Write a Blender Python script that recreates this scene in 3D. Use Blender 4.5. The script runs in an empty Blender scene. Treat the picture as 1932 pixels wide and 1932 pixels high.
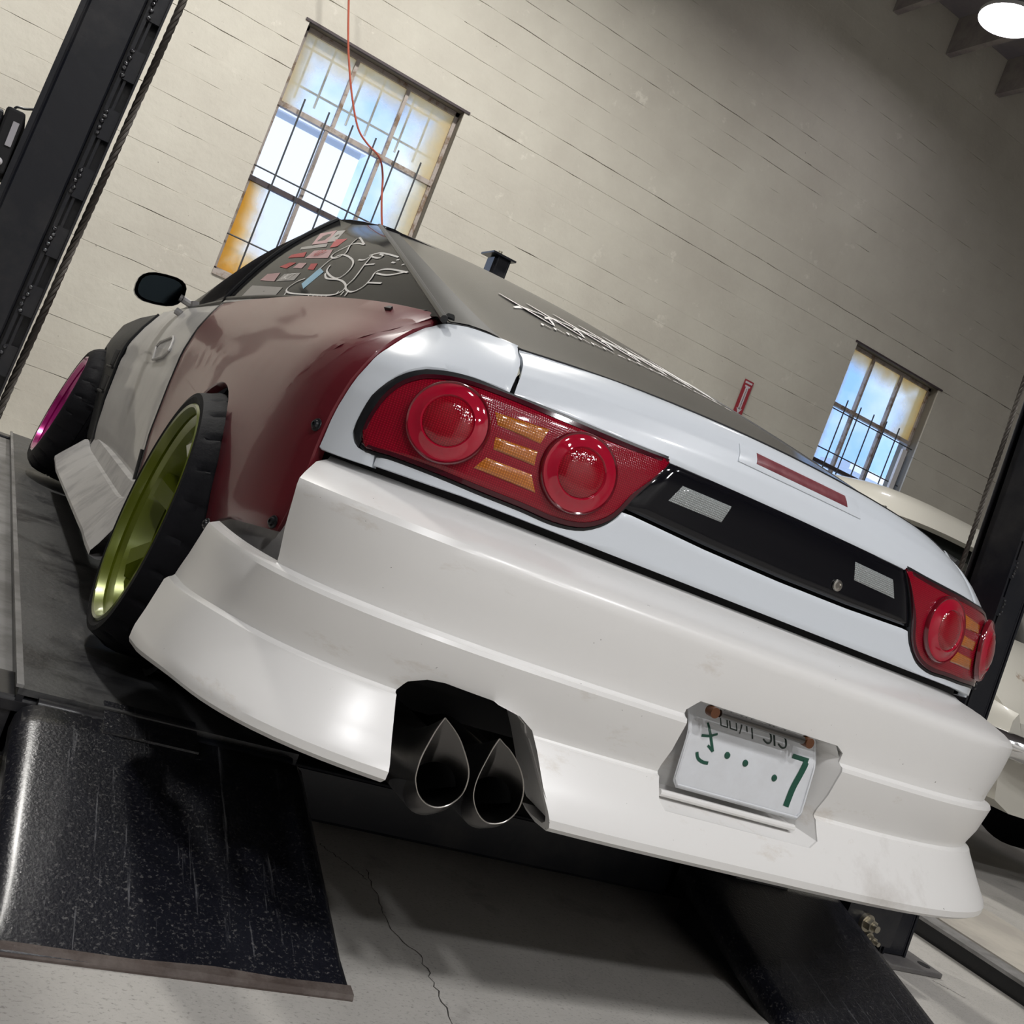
import bpy, bmesh, math, random
from mathutils import Vector, Matrix
random.seed(7)
sc = bpy.context.scene
COL = sc.collection

# ------------------------------------------------------------------ camera
F_PX, IMG = 1992.0, 1932.0
YAW, PITCH, ROLL = math.radians(27.03), math.radians(0.33), math.radians(21.27)
CAM = Vector((-1.27, -1.45, 0.75))
_f = Vector((math.sin(YAW)*math.cos(PITCH), math.cos(YAW)*math.cos(PITCH), math.sin(PITCH)))
_r = Vector((math.cos(YAW), -math.sin(YAW), 0.0))
_u = _r.cross(_f)
_r2 = _r*math.cos(ROLL) + _u*math.sin(ROLL)
_u2 = -_r*math.sin(ROLL) + _u*math.cos(ROLL)
cam_data = bpy.data.cameras.new('camera')
cam_data.sensor_width = 36.0
cam_data.lens = 36.0*F_PX/IMG
cam_data.clip_start = 0.02
cam_data.clip_end = 200
cam = bpy.data.objects.new('camera', cam_data)
cam.matrix_world = Matrix((( _r2.x, _u2.x, -_f.x, CAM.x), (_r2.y, _u2.y, -_f.y, CAM.y), (_r2.z, _u2.z, -_f.z, CAM.z), (0, 0, 0, 1)))
COL.objects.link(cam)
sc.camera = cam

# ------------------------------------------------------------------ world, exposure
sc.view_settings.view_transform = 'Standard'
sc.view_settings.look = 'None'
sc.view_settings.gamma = 1.0
sc.view_settings.use_curve_mapping = False
sc.view_settings.exposure = 0.0
world = bpy.data.worlds.new('world')
sc.world = world
world.use_nodes = True
_wn = world.node_tree.nodes; _wl = world.node_tree.links
_wn.clear()
_wo = _wn.new('ShaderNodeOutputWorld'); _wb = _wn.new('ShaderNodeBackground')
_tc = _wn.new('ShaderNodeTexCoord'); _nz = _wn.new('ShaderNodeTexNoise'); _cr = _wn.new('ShaderNodeValToRGB')
_nz.inputs['Scale'].default_value = 9.0; _nz.inputs['Detail'].default_value = 6.0
_cr.color_ramp.elements[0].position = 0.42; _cr.color_ramp.elements[0].color = (0.26, 0.50, 0.98, 1)
_cr.color_ramp.elements[1].position = 0.72; _cr.color_ramp.elements[1].color = (0.95, 0.98, 1.0, 1)
_wl.new(_tc.outputs['Generated'], _nz.inputs['Vector'])
_wl.new(_nz.outputs['Fac'], _cr.inputs['Fac'])
_wl.new(_cr.outputs['Color'], _wb.inputs['Color'])
_wb.inputs['Strength'].default_value = 1.5
_wl.new(_wb.outputs['Background'], _wo.inputs['Surface'])

# the sun stands behind the building and lights only what is outdoors
sun_d = bpy.data.lights.new('sun', 'SUN'); sun_d.energy = 3.0; sun_d.angle = 0.01
sun = bpy.data.objects.new('sun', sun_d); COL.objects.link(sun)
sun.rotation_euler = (math.radians(48), 0, math.radians(12)); sun.location = (0, -4, 12)
LAMP_POWER = 165.0

# ------------------------------------------------------------------ pixel helper: a point of the place seen at a pixel
def ray(px):
    a = (px[0]-966.0)/F_PX; b = (px[1]-966.0)/F_PX
    return _f + _r2*a - _u2*b
def at_x(px, x): d = ray(px); return CAM + d*((x-CAM.x)/d.x)
def at_y(px, y): d = ray(px); return CAM + d*((y-CAM.y)/d.y)
def at_z(px, z): d = ray(px); return CAM + d*((z-CAM.z)/d.z)

# ------------------------------------------------------------------ small maths
def interp(tab, v):
    if v <= tab[0][0]: return tab[0][1]
    for (a, fa), (b, fb) in zip(tab, tab[1:]):
        if v <= b: return fa + (fb-fa)*(v-a)/(b-a)
    return tab[-1][1]
def smooth(a, b, v):
    t = max(0.0, min(1.0, (v-a)/(b-a))); return t*t*(3-2*t)
def resample(pts, n):
    pts = [Vector(p) for p in pts]
    L = [0.0]
    for a, b in zip(pts, pts[1:]): L.append(L[-1]+(b-a).length)
    out = []; k = 0
    for i in range(n+1):
        s = L[-1]*i/n
        while k < len(pts)-2 and L[k+1] < s: k += 1
        d = L[k+1]-L[k]
        out.append(pts[k].lerp(pts[k+1], 0 if d < 1e-9 else min(1, (s-L[k])/d)))
    return out
def spline(pts, n):
    """Catmull-Rom through the points, resampled"""
    pts = [Vector(p) for p in pts]; o = []
    for i in range(len(pts)-1):
        p0 = pts[max(i-1, 0)]; p1 = pts[i]; p2 = pts[i+1]; p3 = pts[min(i+2, len(pts)-1)]
        for k in range(8):
            t = k/8
            o.append(0.5*((2*p1)+(p2-p0)*t+(2*p0-5*p1+4*p2-p3)*t*t+(-p0+3*p1-3*p2+p3)*t*t*t))
    o.append(pts[-1])
    return resample(o, n)

# ------------------------------------------------------------------ mesh building
class MB:
    def __init__(s): s.v = []; s.f = []
    def add(s, vs, fs):
        o = len(s.v); s.v += [tuple(v) for v in vs]; s.f += [tuple(i+o for i in f) for f in fs]; return s
    def grid(s, rows, flip=False, close=False):
        n = len(rows[0]); vs = [p for r in rows for p in r]; fs = []
        for i in range(len(rows)-1):
            for j in range(n if close else n-1):
                k = (j+1) % n
                q = (i*n+j, i*n+k, (i+1)*n+k, (i+1)*n+j)
                fs.append(q[::-1] if flip else q)
        return s.add(vs, fs)
    def box(s, c, d, rot=None):
        c = Vector(c); vs = []
        for sx in (-.5, .5):
            for sy in (-.5, .5):
                for sz in (-.5, .5):
                    p = Vector((d[0]*sx, d[1]*sy, d[2]*sz))
                    if rot is not None: p = rot @ p
                    vs.append(c+p)
        return s.add(vs, [(0, 1, 3, 2), (4, 6, 7, 5), (0, 4, 5, 1), (2, 3, 7, 6), (0, 2, 6, 4), (1, 5, 7, 3)])
    def bb(s, x0, x1, y0, y1, z0, z1):
        return s.box(((x0+x1)/2, (y0+y1)/2, (z0+z1)/2), (x1-x0, y1-y0, z1-z0))
    def cyl(s, a, b, r, n=16, r2=None, cap=True):
        a = Vector(a); b = Vector(b); r2 = r if r2 is None else r2
        d = (b-a).normalized(); u = d.orthogonal().normalized(); w = d.cross(u)
        va = [a+(u*math.cos(2*math.pi*i/n)+w*math.sin(2*math.pi*i/n))*r for i in range(n)]
        vb = [b+(u*math.cos(2*math.pi*i/n)+w*math.sin(2*math.pi*i/n))*r2 for i in range(n)]
        fs = [(i, (i+1) % n, n+(i+1) % n, n+i) for i in range(n)]
        if cap: fs += [tuple(range(n))[::-1], tuple(range(n, 2*n))]
        return s.add(va+vb, fs)
    def tube(s, pts, r, n=8, cap=True):
        pts = [Vector(p) for p in pts]; rows = []; u = None
        for i, p in enumerate(pts):
            d = (pts[min(i+1, len(pts)-1)]-pts[max(i-1, 0)]).normalized()
            if u is None: u = d.orthogonal().normalized()
            u = (u-d*u.dot(d)).normalized(); w = d.cross(u)
            rr = r[i] if isinstance(r, (list, tuple)) else r
            rows.append([p+(u*math.cos(2*math.pi*k/n)+w*math.sin(2*math.pi*k/n))*rr for k in range(n)])
        s.grid(rows, close=True)
        if cap:
            s.add(rows[0], [tuple(range(n))[::-1]]); s.add(rows[-1], [tuple(range(n))])
        return s
    def lathe(s, prof, org, ax, n=48, ref=None):
        """prof: list of (along axis, radius)"""
        org = Vector(org); ax = Vector(ax).normalized()
        u = (Vector(ref) if ref else ax.orthogonal()); u = (u-ax*u.dot(ax)).normalized(); w = ax.cross(u)
        rows = [[org+ax*h+(u*math.cos(2*math.pi*k/n)+w*math.sin(2*math.pi*k/n))*r for k in range(n)] for h, r in prof]
        return s.grid(rows, close=True)
    def prism(s, poly, vec):
        poly = [Vector(p) for p in poly]; vec = Vector(vec); n = len(poly)
        fs = [tuple(range(n))[::-1], tuple(range(n, 2*n))]+[(i, (i+1) % n, n+(i+1) % n, n+i) for i in range(n)]
        return s.add(poly+[p+vec for p in poly], fs)
    def build(s, name, mat, parent=None, angle=35, fix=True):
        me = bpy.data.meshes.new(name); me.from_pydata(s.v, [], s.f)
        if fix:
            bm = bmesh.new(); bm.from_mesh(me)
            bmesh.ops.remove_doubles(bm, verts=bm.verts, dist=1e-5)
            bmesh.ops.recalc_face_normals(bm, faces=bm.faces)
            bm.to_mesh(me); bm.free()
        me.update()
        if angle:
            me.shade_smooth(); me.set_sharp_from_angle(angle=math.radians(angle))
        o = bpy.data.objects.new(name, me)
        if mat: me.materials.append(mat)
        COL.objects.link(o)
        if parent:
            o.parent = parent; o.matrix_parent_inverse = parent.matrix_world.inverted()
        return o
def empty(name, loc=(0, 0, 0)):
    o = bpy.data.objects.new(name, None); o.empty_display_size = .1
    o.matrix_world = Matrix.Translation(Vector(loc)); COL.objects.link(o); return o
def tag(o, label=None, cat=None, group=None, kind=None):
    if label: o['label'] = label
    if cat: o['category'] = cat
    if group: o['group'] = group
    if kind: o['kind'] = kind
    return o
def share(src, name, mat_world, parent):
    o = bpy.data.objects.new(name, src.data); COL.objects.link(o)
    o.parent = parent; o.matrix_parent_inverse = parent.matrix_world.inverted(); o.matrix_world = mat_world
    return o
def bevel(o, w=.004, seg=2, ang=40):
    m = o.modifiers.new('bevel', 'BEVEL'); m.width = w; m.segments = seg; m.limit_method = 'ANGLE'; m.angle_limit = math.radians(ang)
    return o

# ------------------------------------------------------------------ materials
def mat(name, col, rough=.5, metal=0.0, coat=0.0, spec=.5, bump=0.0, bscale=60, var=0.0, vscale=3.0, col2=None, vdetail=5, ramp=(.4, .62), coat_rough=.03, stretch=None, alpha=None, emit=None, rvar=0):
    m = bpy.data.materials.new(name); m.use_nodes = True
    nt = m.node_tree; b = nt.nodes['Principled BSDF']; N = nt.nodes.new; L = nt.links.new
    b.inputs['Base Color'].default_value = (*col, 1); b.inputs['Roughness'].default_value = rough
    b.inputs['Metallic'].default_value = metal; b.inputs['Coat Weight'].default_value = coat
    b.inputs['Coat Roughness'].default_value = coat_rough; b.inputs['Specular IOR Level'].default_value = spec
    tc = N('ShaderNodeTexCoord'); vec = tc.outputs['Object']
    if stretch:
        mp = N('ShaderNodeMapping'); mp.inputs['Scale'].default_value = stretch; L(vec, mp.inputs['Vector']); vec = mp.outputs['Vector']
    if col2 is not None:
        n = N('ShaderNodeTexNoise'); n.inputs['Scale'].default_value = vscale; n.inputs['Detail'].default_value = vdetail; n.inputs['Roughness'].default_value = .65
        L(vec, n.inputs['Vector'])
        cr = N('ShaderNodeValToRGB'); cr.color_ramp.elements[0].position = ramp[0]; cr.color_ramp.elements[1].position = ramp[1]
        cr.color_ramp.elements[0].color = (*col, 1); cr.color_ramp.elements[1].color = (*col2, 1)
        L(n.outputs['Fac'], cr.inputs['Fac']); L(cr.outputs['Color'], b.inputs['Base Color'])
        if rvar:
            mr = N('ShaderNodeMapRange'); mr.inputs[1].default_value = ramp[0]; mr.inputs[2].default_value = ramp[1]; mr.inputs[3].default_value = rough; mr.inputs[4].default_value = rough+rvar
            L(n.outputs['Fac'], mr.inputs[0]); L(mr.outputs[0], b.inputs['Roughness'])
    if bump:
        n2 = N('ShaderNodeTexNoise'); n2.inputs['Scale'].default_value = bscale; n2.inputs['Detail'].default_value = 4
        L(vec, n2.inputs['Vector'])
        bp = N('ShaderNodeBump'); bp.inputs['Strength'].default_value = bump; bp.inputs['Distance'].default_value = .01
        L(n2.outputs['Fac'], bp.inputs['Height']); L(bp.outputs['Normal'], b.inputs['Normal'])
    if emit:
        b.inputs['Emission Color'].default_value = (*emit[0], 1); b.inputs['Emission Strength'].default_value = emit[1]
    return m
def add_mask(m, col, scale, lo, hi, detail=8, stretch=None, rough=None, seed=0.0):
    """second wear layer mixed over the base colour with its own noise"""
    nt = m.node_tree; b = nt.nodes['Principled BSDF']; N = nt.nodes.new; L = nt.links.new
    tc = N('ShaderNodeTexCoord'); mp = N('ShaderNodeMapping'); mp.inputs['Location'].default_value = (seed, seed*.7, seed*1.3)
    if stretch: mp.inputs['Scale'].default_value = stretch
    L(tc.outputs['Object'], mp.inputs['Vector'])
    n = N('ShaderNodeTexNoise'); n.inputs['Scale'].default_value = scale; n.inputs['Detail'].default_value = detail; n.inputs['Roughness'].default_value = .7
    L(mp.outputs['Vector'], n.inputs['Vector'])
    cr = N('ShaderNodeValToRGB'); cr.color_ramp.elements[0].position = lo; cr.color_ramp.elements[1].position = hi
    cr.color_ramp.elements[0].color = (0, 0, 0, 1); cr.color_ramp.elements[1].color = (1, 1, 1, 1)
    L(n.outputs['Fac'], cr.inputs['Fac'])
    mx = N('ShaderNodeMix'); mx.data_type = 'RGBA'
    L(cr.outputs['Color'], mx.inputs[0])
    src = b.inputs['Base Color']
    if src.is_linked: L(src.links[0].from_socket, mx.inputs[6])
    else: mx.inputs[6].default_value = src.default_value
    mx.inputs[7].default_value = (*col, 1)
    L(mx.outputs[2], b.inputs['Base Color'])
    if rough is not None:
        m2 = N('ShaderNodeMix'); m2.data_type = 'FLOAT'; L(cr.outputs['Color'], m2.inputs[0])
        rs = b.inputs['Roughness']
        if rs.is_linked: L(rs.links[0].from_socket, m2.inputs[2])
        else: m2.inputs[2].default_value = rs.default_value
        m2.inputs[3].default_value = rough; L(m2.outputs[0], b.inputs['Roughness'])
    return m
M = {}
M['trunk_white'] = mat('trunk_white', (.66, .70, .75), .32, coat=.6, coat_rough=.06)
M['pearl_white'] = add_mask(mat('pearl_white', (.76, .75, .735), .32, coat=.5, coat_rough=.24, spec=.45), (.55, .49, .42), 5, .60, .80, stretch=(1, 1, 2.5), rough=.5)
M['pearl_white'] = add_mask(add_mask(M['pearl_white'], (.12, .11, .10), 75, .735, .75, detail=3, seed=8), (.50, .47, .44), 2.2, .60, .80, detail=10, seed=5, rough=.5)
M['maroon'] = add_mask(mat('maroon', (.125, .011, .018), .30, coat=.35, coat_rough=.05, spec=.35, col2=(.135, .016, .022), vscale=3), (.30, .16, .17), 9, .72, .80, stretch=(1, 3, .8), rough=.6)
M['primer'] = add_mask(mat('primer_grey', (.42, .41, .40), .55, col2=(.30, .29, .29), vscale=5, ramp=(.45, .6)), (.55, .53, .50), 3, .58, .7, rough=.6, seed=3)
M['door_grey'] = add_mask(mat('door_grey', (.46, .45, .44), .38, coat=.3, col2=(.38, .37, .37), vscale=2.5), (.33, .31, .30), 4, .6, .75, seed=2)
M['black_gloss'] = mat('black_gloss', (.004, .004, .006), .07, coat=.0, spec=.35)
M['black_paint'] = mat('black_paint', (.012, .012, .016), .3, coat=.5, coat_rough=.1)
M['black_trim'] = mat('black_trim', (.008, .009, .011), .35)
M['black_matte'] = mat('black_matte', (.006, .006, .007), .8)
M['rubber'] = mat('tyre_rubber', (.005, .005, .007), .65, spec=.15, bump=.1, bscale=140)
M['fender_black'] = mat('fender_black', (.016, .017, .018), .5, spec=.25, col2=(.03, .03, .03), vscale=14, bump=.1, bscale=150)
M['green_wheel'] = mat('green_wheel', (.135, .165, .010), .28, metal=.3, coat=.6)
M['pink_wheel'] = mat('magenta_wheel', (.34, .004, .15), .22, metal=.4, coat=1.0)
M['steel'] = mat('brushed_steel', (.45, .43, .40), .28, metal=1.0)
M['exhaust'] = mat('exhaust_steel', (.13, .125, .12), .33, metal=1.0, bump=.05)
M['soot'] = mat('exhaust_soot', (.02, .02, .022), .7)
M['lift_black'] = add_mask(mat('lift_black', (.006, .007, .011), .32, coat=.15, coat_rough=.2, spec=.35, bump=.05, bscale=40), (.03, .028, .028), 3, .5, .75, rough=.45)
# ------------------------------------------------------------------ setting materials
M['concrete_wall'] = add_mask(add_mask(mat('painted_concrete', (.62, .595, .525), .75, bump=.3, bscale=22, col2=(.54, .51, .45), vscale=1.1, ramp=(.35, .65)), (.22, .20, .165), 30, .675, .70, detail=6, seed=1), (.68, .65, .58), 5, .62, .7, seed=4)
M['wall_joint'] = mat('wall_joint', (.20, .18, .15), .9)
M['side_wall'] = mat('side_wall', (.50, .49, .47), .8, col2=(.42, .41, .39), vscale=.8)
M['floor'] = add_mask(add_mask(mat('concrete_floor', (.47, .45, .42), .6, col2=(.36, .345, .32), vscale=2.2, ramp=(.35, .68), bump=.1, bscale=110, vdetail=9), (.20, .19, .175), 190, .55, .72, detail=4, stretch=(.6, 1, 1), rough=.65), (.24, .225, .21), 3.5, .58, .72, detail=9, seed=2)
M['ceiling'] = mat('ceiling_boards', (.22, .20, .23), .8, col2=(.27, .25, .26), vscale=3)
M['joist'] = mat('joist_timber', (.34, .31, .29), .7, col2=(.22, .19, .2), vscale=4)
M['frame_paint'] = add_mask(mat('window_frame_paint', (.42, .37, .34), .6), (.20, .13, .08), 9, .5, .62)
M['frame_dark'] = mat('window_frame_dark', (.06, .045, .05), .6)
M['bar'] = mat('security_bar', (.05, .055, .06), .5)
M['bar_pale'] = mat('pale_rod', (.75, .72, .62), .6)
M['white_pvc'] = mat('white_strip', (.75, .74, .76), .5)
M['facade'] = mat('neighbour_facade', (.86, .87, .89), .8)
M['runway'] = add_mask(add_mask(mat('runway_steel', (.040, .041, .043), .5, bump=.12, bscale=70, col2=(.062, .062, .062), vscale=4, ramp=(.35, .7)), (.13, .125, .12), 6, .56, .76, stretch=(3, .7, 1), rough=.65), (.008, .008, .011), 3, .5, .62, seed=5, rough=.35)
M['ramp'] = add_mask(add_mask(mat('ramp_steel', (.008, .0085, .013), .30, bump=.14, bscale=190, coat=.3, coat_rough=.2), (.075, .072, .072), 170, .57, .72, detail=2, rough=.6), (.13, .13, .14), 9, .60, .70, stretch=(9, .35, .35), seed=7, rough=.55)
M['rust_edge'] = mat('rusty_edge', (.060, .043, .036), .7, col2=(.105, .085, .075), vscale=18, bump=.3, bscale=50)
M['dusty_rail'] = mat('dusty_rail', (.20, .195, .19), .65, col2=(.12, .115, .11), vscale=9)
M['plate_steel'] = mat('base_plate_steel', (.085, .08, .082), .6, col2=(.12, .115, .11), vscale=8)
M['cable'] = mat('steel_cable', (.085, .075, .065), .5, metal=.6)
M['zinc'] = mat('zinc_bolt', (.40, .37, .30), .4, metal=.9)
M['weld'] = mat('weld_bead', (.012, .012, .016), .18, coat=1.0, bump=.9, bscale=120)
M['red_cord'] = mat('red_cord', (.42, .09, .05), .6)
M['lamp_glow'] = mat('lamp_glow', (1, 1, 1), .5, emit=((1.0, .995, 1.0), LAMP_POWER))
M['lamp_dim'] = mat('lamp_glow_soft', (1, 1, 1), .5, emit=((1.0, .97, 1.0), 22.0))
M['lamp_mid'] = mat('lamp_glow_mid', (1, 1, 1), .5, emit=((1.0, .975, .92), 330.0))
M['lamp_shell'] = mat('lamp_shell', (.55, .55, .56), .4, metal=.3)

# ------------------------------------------------------------------ floor
WALL_Y = 6.30
fl = MB(); fl.bb(-6, 9, -7, WALL_Y+.25, -.2, 0)
tag(fl.build('floor', M['floor'], angle=0), kind='structure')

# ------------------------------------------------------------------ front wall: board-marked courses round two window openings
W1 = (-.20, 1.08, 1.62, 3.49); W2 = (5.45, 6.64, 2.20, 3.49)
wall = MB()
for x0, x1, z0, z1 in ((-6, W1[0], 0, 6.63), (W1[1], W2[0], 0, 6.63), (W2[1], 9, 0, 6.63), (W1[0], W1[1], 0, W1[2]), (W1[0], W1[1], W1[3], 6.63), (W2[0], W2[1], 0, W2[2]), (W2[0], W2[1], W2[3], 6.63)):
    wall.bb(x0, x1, WALL_Y+.012, WALL_Y+.25, z0, z1)
wall_front = tag(wall.build('wall_front', M['wall_joint'], angle=0), kind='structure')
rw = random.Random(3)
zs = [0.0]
for stop in (W1[2], W2[2], W1[3], 6.62):
    n = max(1, round((stop-zs[-1])/.19)); a = zs[-1]
    for k in range(1, n): zs.append(a+(stop-a)*k/n+rw.uniform(-.012, .012))
    zs.append(stop)
for a, b in zip(zs, zs[1:]):
    cuts = [(-6.0, 9.0)]
    for w in (W1, W2):
        if a >= w[2]-1e-4 and b <= w[3]+1e-4:
            nc = []
            for c in cuts:
                if c[0] < w[0] and c[1] > w[1]: nc += [(c[0], w[0]), (w[1], c[1])]
                else: nc.append(c)
            cuts = nc
    for c0, c1 in cuts:
        # board lengths butt against each other at random joints
        xs = [c0]
        while c1-xs[-1] > 5.2: xs.append(xs[-1]+rw.uniform(2.6, 4.4))
        xs.append(c1)
        for p, q in zip(xs, xs[1:]):
            dep = rw.choice((0, 0, .0006, .0012, .0024)); g0 = rw.choice((-.0028, -.0018, -.0010, .0004)); g1 = rw.choice((-.0028, -.0018, -.0008, .0004))
            m = MB(); n = max(2, int((q-p)/.10)); lo = []; hi = []
            for i in range(n+1):
                x = p+(q-p)*i/n
                j = max(0, rw.gauss(.0012, .0018))
                lo.append((x, a+g0+j)); hi.append((x, b-g1-max(0, rw.gauss(.0012, .0018))))
            e = .0015
            rows = [[Vector((x, WALL_Y+.02, z)) for x, z in lo], [Vector((x, WALL_Y+dep+.0015, z)) for x, z in lo], [Vector((x, WALL_Y+dep, z+e)) for x, z in lo],
                    [Vector((x, WALL_Y+dep, z-e)) for x, z in hi], [Vector((x, WALL_Y+dep+.0015, z)) for x, z in hi], [Vector((x, WALL_Y+.02, z)) for x, z in hi]]
            m.grid(rows)
            m.add([r[0] for r in rows], [(0, 1, 2, 3, 4, 5)]); m.add([r[-1] for r in rows], [(5, 4, 3, 2, 1, 0)])
            m.build('wall_board', M['concrete_wall'], wall_front, angle=12)

M['dark_wall'] = mat('unseen_dark_wall', (.055, .055, .06), .7, col2=(.09, .085, .08), vscale=1.2)  # unseen left wall, set near and dark to darken reflections in the car's side
for nm, b in (('wall_left', (-3.4, -3.2, -7, 6.30)), ('wall_right', (9, 9.2, -7, 6.55)), ('wall_back', (-6.2, 9.2, -7.2, -7))):
    m = MB(); m.bb(b[0], b[1], b[2], b[3], -.2, 6.9)
    tag(m.build(nm, M['dark_wall' if nm == 'wall_left' else 'side_wall'], angle=0), kind='structure')

# ------------------------------------------------------------------ ceiling and joists
m = MB(); m.bb(-6.2, 9.2, -7.2, 6.55, 6.62, 6.8)
ceiling = tag(m.build('ceiling', M['ceiling'], angle=0), kind='structure')
m = MB(); m.bb(-.035, .035, -13.2, 0, 0, .36)
j0 = None
for k in range(20):
    x = 4.47+.74*(k-13)
    if x < -5.9 or x > 8.9: continue
    mw = Matrix.Translation((x, WALL_Y-.003, 6.26))
    if j0 is None:
        j0 = m.build('joist', M['joist'], None, angle=0); j0.matrix_world = mw; j0.parent = ceiling
    else: share(j0, 'joist', mw, ceiling)

# ------------------------------------------------------------------ windows
def pane_mat(name, w, stain, edge=.20, haze=.06, bias=(1, 1, 1, 1)):
    """clear glass that carries a brown film growing in from the rim of the window"""
    m = bpy.data.materials.new(name); m.use_nodes = True; nt = m.node_tree; nt.nodes.clear()
    N = nt.nodes.new; L = nt.links.new
    out = N('ShaderNodeOutputMaterial'); tc = N('ShaderNodeTexCoord'); sp = N('ShaderNodeSeparateXYZ'); L(tc.outputs['Object'], sp.inputs[0])
    def math_(op, a, b):
        n = N('ShaderNodeMath'); n.operation = op
        for i, v in enumerate((a, b)):
            if isinstance(v, (int, float)): n.inputs[i].default_value = v
            else: L(v, n.inputs[i])
        return n.outputs[0]
    X, Z = sp.outputs[0], sp.outputs[2]
    d = math_('MINIMUM', math_('MULTIPLY', math_('SUBTRACT', X, w[0]), bias[0]), math_('MULTIPLY', math_('SUBTRACT', w[1], X), bias[1]))
    d = math_('MINIMUM', d, math_('MULTIPLY', math_('SUBTRACT', w[3], Z), bias[2]))
    d = math_('MINIMUM', d, math_('MULTIPLY', math_('SUBTRACT', Z, w[2]), bias[3]))
    nz = N('ShaderNodeTexNoise'); nz.inputs['Scale'].default_value = 6; nz.inputs['Detail'].default_value = 6; L(tc.outputs['Object'], nz.inputs['Vector'])
    d = math_('ADD', d, math_('MULTIPLY', math_('SUBTRACT', nz.outputs['Fac'], .5), .16))
    mr = N('ShaderNodeMapRange'); mr.interpolation_type = 'SMOOTHSTEP'; L(d, mr.inputs[0])
    mr.inputs[1].default_value = edge*-.05; mr.inputs[2].default_value = edge; mr.inputs[3].default_value = .96; mr.inputs[4].default_value = haze
    tr = N('ShaderNodeBsdfTransparent'); tr.inputs[0].default_value = (.93, .96, 1, 1)
    tl = N('ShaderNodeBsdfTranslucent'); tl.inputs[0].default_value = (*stain, 1)
    df = N('ShaderNodeBsdfDiffuse'); df.inputs[0].default_value = (*stain, 1)
    mx0 = N('ShaderNodeMixShader'); mx0.inputs[0].default_value = .15; L(tl.outputs[0], mx0.inputs[1]); L(df.outputs[0], mx0.inputs[2])
    mx = N('ShaderNodeMixShader'); L(mr.outputs[0], mx.inputs[0]); L(tr.outputs[0], mx.inputs[1]); L(mx0.outputs[0], mx.inputs[2])
    gl = N('ShaderNodeBsdfGlossy'); gl.inputs['Roughness'].default_value = .05
    fr = N('ShaderNodeFresnel'); fr.inputs[0].default_value = 1.08
    mx2 = N('ShaderNodeMixShader'); L(fr.outputs[0], mx2.inputs[0]); L(mx.outputs[0], mx2.inputs[1]); L(gl.outputs[0], mx2.inputs[2])
    L(mx2.outputs[0], out.inputs['Surface'])
    return m
P1 = pane_mat('stained_glass_pane', W1, (.98, .80, .50), .25, bias=(1.1, .7, .8, 2))
P1b = pane_mat('amber_film_pane', W1, (1.0, .60, .12), .20, bias=(.85, 2, 2, .62))
P2 = pane_mat('brown_film_pane', W2, (.90, .66, .32), .25, bias=(1.5, .62, .9, 3))

def window(name, w, transoms, mull, panes, rods, rails, rod_top, dark=()):
    x0, x1, z0, z1 = w; y = WALL_Y+.12; root = empty(name, ((x0+x1)/2, WALL_Y+.12, z0))
    tag(root, kind='structure')
    t = .028
    m = MB(); m.bb(x0+.002, x0+.03, y-.02, y+.03, z0, z1); m.bb(x1-.03, x1-.002, y-.02, y+.03, z0, z1); m.bb(x0, x1, y-.02, y+.03, z1-.035, z1-.002); m.bb(x0, x1, y-.02, y+.03, z0+.002, z0+.035)
    m.build('window_frame', M['frame_paint'], root, angle=0)
    m = MB(); m.bb(x0-.03, x1+.04, WALL_Y-.010, WALL_Y+.02, z1-.008, z1+.010); m.build('window_head', M['frame_dark'], root, angle=0)
    m = MB(); m.bb(x0, x1, WALL_Y-.01, y, z0-.03, z0+.012); m.build('window_sill', M['frame_paint'], root, angle=0)
    for i, z in enumerate(transoms):
        m = MB(); m.bb(x0+.01, x1-.01, y-.03, y+.02, z-.018, z+.018)
        m.build('transom', M['frame_dark'] if i in dark else M['frame_paint'], root, angle=0)
    lev = [z0]+sorted(transoms)+[z1]
    for xm, za, zb in mull:
        m = MB(); m.bb(xm-.013, xm+.013, y-.025, y+.02, za, zb); m.build('mullion', M['frame_paint'], root, angle=0)
    for xa, xb, za, zb, pm in panes:
        m = MB(); m.bb(xa, xb, y, y+.004, za, zb); m.build('pane', pm, root, angle=0)
    for xr in rods:
        m = MB(); m.cyl((xr, WALL_Y+.05, z0+.01), (xr, WALL_Y+.05, rod_top), .0065, 8); m.build('security_bar', M['bar'], root)
    for zr in rails:
        m = MB(); m.cyl((x0-.005, WALL_Y+.057, zr), (x1+.005, WALL_Y+.057, zr), .006, 8); m.build('security_rail', M['bar'], root)
    return root
x0, x1, z0, z1 = W1
w1 = window('window_1', W1, (2.905, 2.335), ((.23, 2.91, z1-.02), (.65, 2.91, z1-.02), (.20, z0, 2.9), (.63, z0, 2.9)),
            [(x0, .23, 2.9, z1, P1), (.23, .65, 2.9, z1, P1), (.65, x1, 2.9, z1, P1), (.63, x1, 2.33, 2.9, P1), (x0, .20, z0, 2.33, P1b), (.63, x1, z0, 2.33, P1)],
            [-.03+.19*k for k in range(6)], (2.42, 1.90), 3.0, dark=(1,))
for xr in (-.06, .10, .36, .52, .78, .94):
    m = MB(); m.cyl((xr, WALL_Y+.36, 3.06), (xr, WALL_Y+.36, 3.72), .009, 6); m.build('outer_rod', M['bar_pale'], w1)
for zr in (3.16, 3.44):
    m = MB(); m.cyl((x0-.1, WALL_Y+.37, zr), (x1+.1, WALL_Y+.37, zr), .009, 6); m.build('outer_rod', M['bar_pale'], w1)
x0, x1, z0, z1 = W2
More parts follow.
